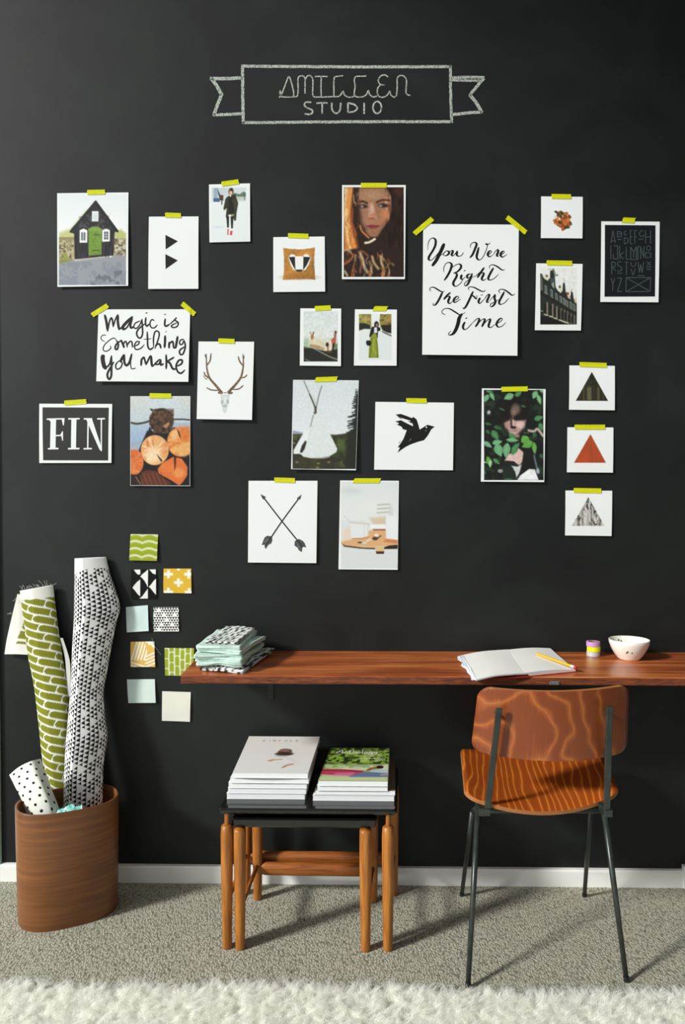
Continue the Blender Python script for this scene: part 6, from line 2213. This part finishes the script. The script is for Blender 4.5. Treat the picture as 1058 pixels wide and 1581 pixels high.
def back_fn(u, v):
    p_ = bTL * (1 - u) * (1 - v) + bTR * u * (1 - v) + bBR * u * v + bBL * (1 - u) * v
    w_ = 1 - (2 * u - 1) ** 2
    p_ = p_.copy()
    p_[1] -= .060 * w_
    p_[2] += -.006 * w_ * v
    return p_


ply('backrest', back_fn, 33, 27, .010, .16, [PLYB, PLYEDGE], .45)
sFL, sFR, sNR, sNL = [np.array(v_) for v_ in (PZ(711, 1157, .474), PZ(925, 1164, .474), PZ(957, 1221, .470), PZ(718, 1225, .470))]


def seat_fn(u, v):
    p_ = sFL * (1 - u) * (1 - v) + sFR * u * (1 - v) + sNR * u * v + sNL * (1 - u) * v
    w_ = 1 - (2 * u - 1) ** 2
    p_ = p_.copy()
    p_[2] -= .032 * w_ * (.35 + .65 * v) + .008 * v ** 6
    p_[1] -= .046 * w_ * v ** 2
    return p_


ply('seat', seat_fn, 33, 29, .011, .08, [PLYS, PLYEDGE], .9)

# frame: rear legs (near us), front legs (by the wall), uprights, rails
nL0, nR0 = PZ(722.5, 1527, 0), PZ(968, 1516, 0)
fL0, fR0 = PZ(713, 1383, 0), PZ(902.5, 1384, 0)
nL1, nR1 = PY(738.5, 1246, -.385), PY(933, 1250, -.425)
fL1, fR1 = PY(729.5, 1252, -.215), PY(912, 1252, -.235)


def leg(a, b, r0, r1, sub='foot_cap'):
    d_ = (Vector(b) - Vector(a)).normalized()
    m = MB()
    m.tube([Vector(a) + d_ * .012, b], [r0, r1], 12)
    lg = m.build('leg', FRAME, ch, smooth=True)
    m = MB()
    bz = Vector(a)
    m.tube([(bz.x, bz.y, .0006), bz + d_ * .014], [r0 * 1.15, r0 * 1.15], 12)
    m.build(sub, BLACKSTEEL, lg)


leg(nL0, nL1, .0068, .0088)
leg(nR0, nR1, .0068, .0088)
leg(fL0, fL1, .0064, .0078)
leg(fR0, fR1, .0064, .0078)


def flatbar(name, pts, w, t):
    m = MB()
    pts = [Vector(p_) for p_ in pts]
    V = []
    for p_ in pts:
        for sx, sy in ((-1, -1), (1, -1), (1, 1), (-1, 1)):
            V.append(p_ + Vector((sx * w / 2, sy * t / 2, 0)))
    F = [(3, 2, 1, 0), tuple(4 * (len(pts) - 1) + i for i in range(4))]
    for k in range(len(pts) - 1):
        F += [(4 * k + i, 4 * k + (i + 1) % 4, 4 * k + 4 + (i + 1) % 4, 4 * k + 4 + i) for i in range(4)]
    m.add(V, F)
    return m.build(name, FRAME, ch, bevel=.0018)


def back_y(u, v):
    return back_fn(u, v)[1]


tl_ = PY(771, 1093, -.487)
bl_ = PY(753, 1248, -.442)
tr_ = PY(941.5, 1090, -.514)
br_ = PY(937, 1249, -.470)
flatbar('upright', [bl_, bl_.lerp(tl_, .5), tl_], .0165, .009)
flatbar('upright', [br_, br_.lerp(tr_, .5), tr_], .0165, .009)
for t_, b_, u_ in ((tl_, bl_, .13), (tr_, br_, .87)):
    for k_ in (.08, .48):
        q_ = Vector(t_).lerp(Vector(b_), k_)
        v_ = min(range(21), key=lambda i: abs(back_fn(u_, i / 20)[2] - q_.z)) / 20
        m = MB()
        m.tube([q_ + Vector((0, .003, 0)), Vector((q_.x, back_fn(u_, v_)[1] - .003, q_.z))], .005, 10)
        m.build('spacer', FRAME, ch)
m = MB()
m.tube([nL1 + Vector((.004, 0, -.004)), nR1 + Vector((0, 0, -.002))], .0075, 10)
m.build('rear_rail', FRAME, ch, smooth=True)
for a_, b_ in ((nL1, fL1), (nR1, fR1)):
    m = MB()
    m.tube([a_, b_], .0075, 10)
    m.build('side_rail', FRAME, ch, smooth=True)
m = MB()
m.tube([fL1, fR1], .0075, 10)
m.build('front_rail', FRAME, ch, smooth=True)
for a_, b_ in ((nL1, bl_), (nR1, br_)):
    m = MB()
    c_ = (Vector(a_) + Vector(b_)) / 2
    m.box(min(a_.x, b_.x) - .008, max(a_.x, b_.x) + .008, min(a_.y, b_.y) - .004, max(a_.y, b_.y) + .004, c_.z - .011, c_.z + .009)
    m.build('joint_plate', FRAME, ch, bevel=.003)

# ------------------------------------------------------------------ shaggy rug in the foreground
rugx0, rugx1, rugy0, rugy1 = -1.35, 1.45, -1.75, -.574
rug = empty('shaggy_rug', ((rugx0 + rugx1) / 2, (rugy0 + rugy1) / 2, 0))
tag(rug, 'shaggy cream white wool rug along the bottom of the view', 'rug')
FLEECE = flat('cream_fleece', (254, 254, 251), .85, .1)
nt, n, l, p = nodes_of(FLEECE)
tb = n.new('ShaderNodeBsdfTranslucent')
tb.inputs['Color'].default_value = (*lin((255, 255, 252)), 1)
mxs = n.new('ShaderNodeMixShader')
mxs.inputs['Fac'].default_value = 0.6
l.new(p.outputs['BSDF'], mxs.inputs[1])
l.new(tb.outputs['BSDF'], mxs.inputs[2])
l.new(mxs.outputs['Shader'], n['Material Output'].inputs['Surface'])
m = MB()
nx_ = 80
edge = [(rugx0 + (rugx1 - rugx0) * i / (nx_ - 1), rugy1 - .022 * i / nx_ + .018 * (vnoise(i * .16, 0.0, 3) - .5)) for i in range(nx_)]
V = []
for z in (.001, .010):
    V += [(x_, y_, z) for x_, y_ in edge] + [(rugx1, rugy0, z), (rugx0, rugy0, z)]
n_ = nx_ + 2
m.add(V, [tuple(range(n_ - 1, -1, -1))[::-1], tuple(range(n_, 2 * n_))[::-1]] + [(i, (i + 1) % n_, n_ + (i + 1) % n_, n_ + i) for i in range(n_)])
m.build('backing', FLEECE, rug)
gx_, gy_ = 150, 70
U, V2 = np.meshgrid(np.linspace(0, 1, gx_), np.linspace(0, 1, gy_))
X_ = rugx0 + (rugx1 - rugx0) * U
Ye = np.interp(X_, [e_[0] for e_ in edge], [e_[1] for e_ in edge])
Y_ = rugy0 + (Ye - .004 - rugy0) * (1 - (1 - V2) ** 1.8)
dd = np.minimum(Ye - Y_, np.minimum(X_ - rugx0, np.minimum(rugx1 - X_, Y_ - rugy0)))
Z_ = .0085 + .014 * np.sqrt(np.clip(dd / .05, 0, 1)) + .008 * (vnoise(X_ * 45, Y_ * 45, 2) - .5) * np.clip(dd / .03, 0, 1)
mesh_obj('woolly_base', np.stack([X_, Y_, Z_], -1).reshape(-1, 3), gridfaces(gx_, gy_)[:, ::-1], FLEECE, rug, smooth=True)


def strands(n_cl, per, x0, x1, y0, y1, length, width, spread, seed, edge_fn):
    r_ = np.random.RandomState(seed)
    cx = r_.uniform(x0, x1, n_cl)
    cy = r_.uniform(y0, y1, n_cl)
    ey = edge_fn(cx)
    keep = cy < ey
    cx, cy, ey = cx[keep], cy[keep], ey[keep]
    n_cl = len(cx)
    # each lock leans its own way
    la = r_.uniform(0, 2 * np.pi, n_cl)
    ll = r_.uniform(.3, 1.0, n_cl) * length
    tipx = cx + np.cos(la) * ll
    tipy = cy + np.sin(la) * ll * .6 + np.where(ey - cy < .03, .012, 0)
    tipz = length * r_.uniform(.50, .82, n_cl)
    N = n_cl * per
    R_ = lambda a: np.repeat(a, per)
    bx_ = R_(cx) + r_.normal(0, spread, N)
    by_ = np.minimum(R_(cy) + r_.normal(0, spread, N), R_(ey))
    tx_ = R_(tipx) + r_.normal(0, spread * .55, N)
    ty_ = R_(tipy) + r_.normal(0, spread * .55, N)
    tz_ = R_(tipz) * r_.uniform(.75, 1.15, N)
    wav = r_.uniform(0, 6.28, N)
    seg = 5
    ts = np.linspace(0, 1, seg)
    V = np.zeros((N, seg, 2, 3))
    sa = r_.uniform(0, np.pi, N)
    wx, wy = np.cos(sa), np.sin(sa)
    for k, t_ in enumerate(ts):
        ease = t_ ** 1.6
        x_ = bx_ + (tx_ - bx_) * ease + .0030 * np.sin(t_ * 7 + wav)
        y_ = by_ + (ty_ - by_) * ease + .0030 * np.cos(t_ * 6 + wav)
        z_ = .009 + (tz_ - .009) * np.sin(t_ * np.pi / 2 * .9) / math.sin(np.pi / 2 * .9)
        w_ = width * (1 - .8 * t_)
        V[:, k, 0] = np.stack([x_ - wx * w_, y_ - wy * w_, z_], -1)
        V[:, k, 1] = np.stack([x_ + wx * w_, y_ + wy * w_, z_], -1)
    base_ = np.arange(N)[:, None] * seg * 2
    F = []
    for k in range(seg - 1):
        F.append(np.stack([base_[:, 0] + 2 * k, base_[:, 0] + 2 * k + 1, base_[:, 0] + 2 * k + 3, base_[:, 0] + 2 * k + 2], -1))
    return V.reshape(-1, 3), np.concatenate(F)


ex, ey_ = np.array([e_[0] for e_ in edge]), np.array([e_[1] for e_ in edge])
efn = lambda x_: np.interp(x_, ex, ey_)
v1, f1 = strands(7600, 24, rugx0, rugx1, -.76, rugy1 + .02, .047, .0008, .0058, 5, efn)
v2, f2 = strands(9000, 11, rugx0, rugx1, rugy0, -.74, .046, .0020, .010, 6, efn)
v = np.vstack([v1, v2])
f = np.vstack([f1, f2 + len(v1)])
pile = mesh_obj('wool_pile', v, f, FLEECE, rug, smooth=True)
tag(pile, kind='stuff')
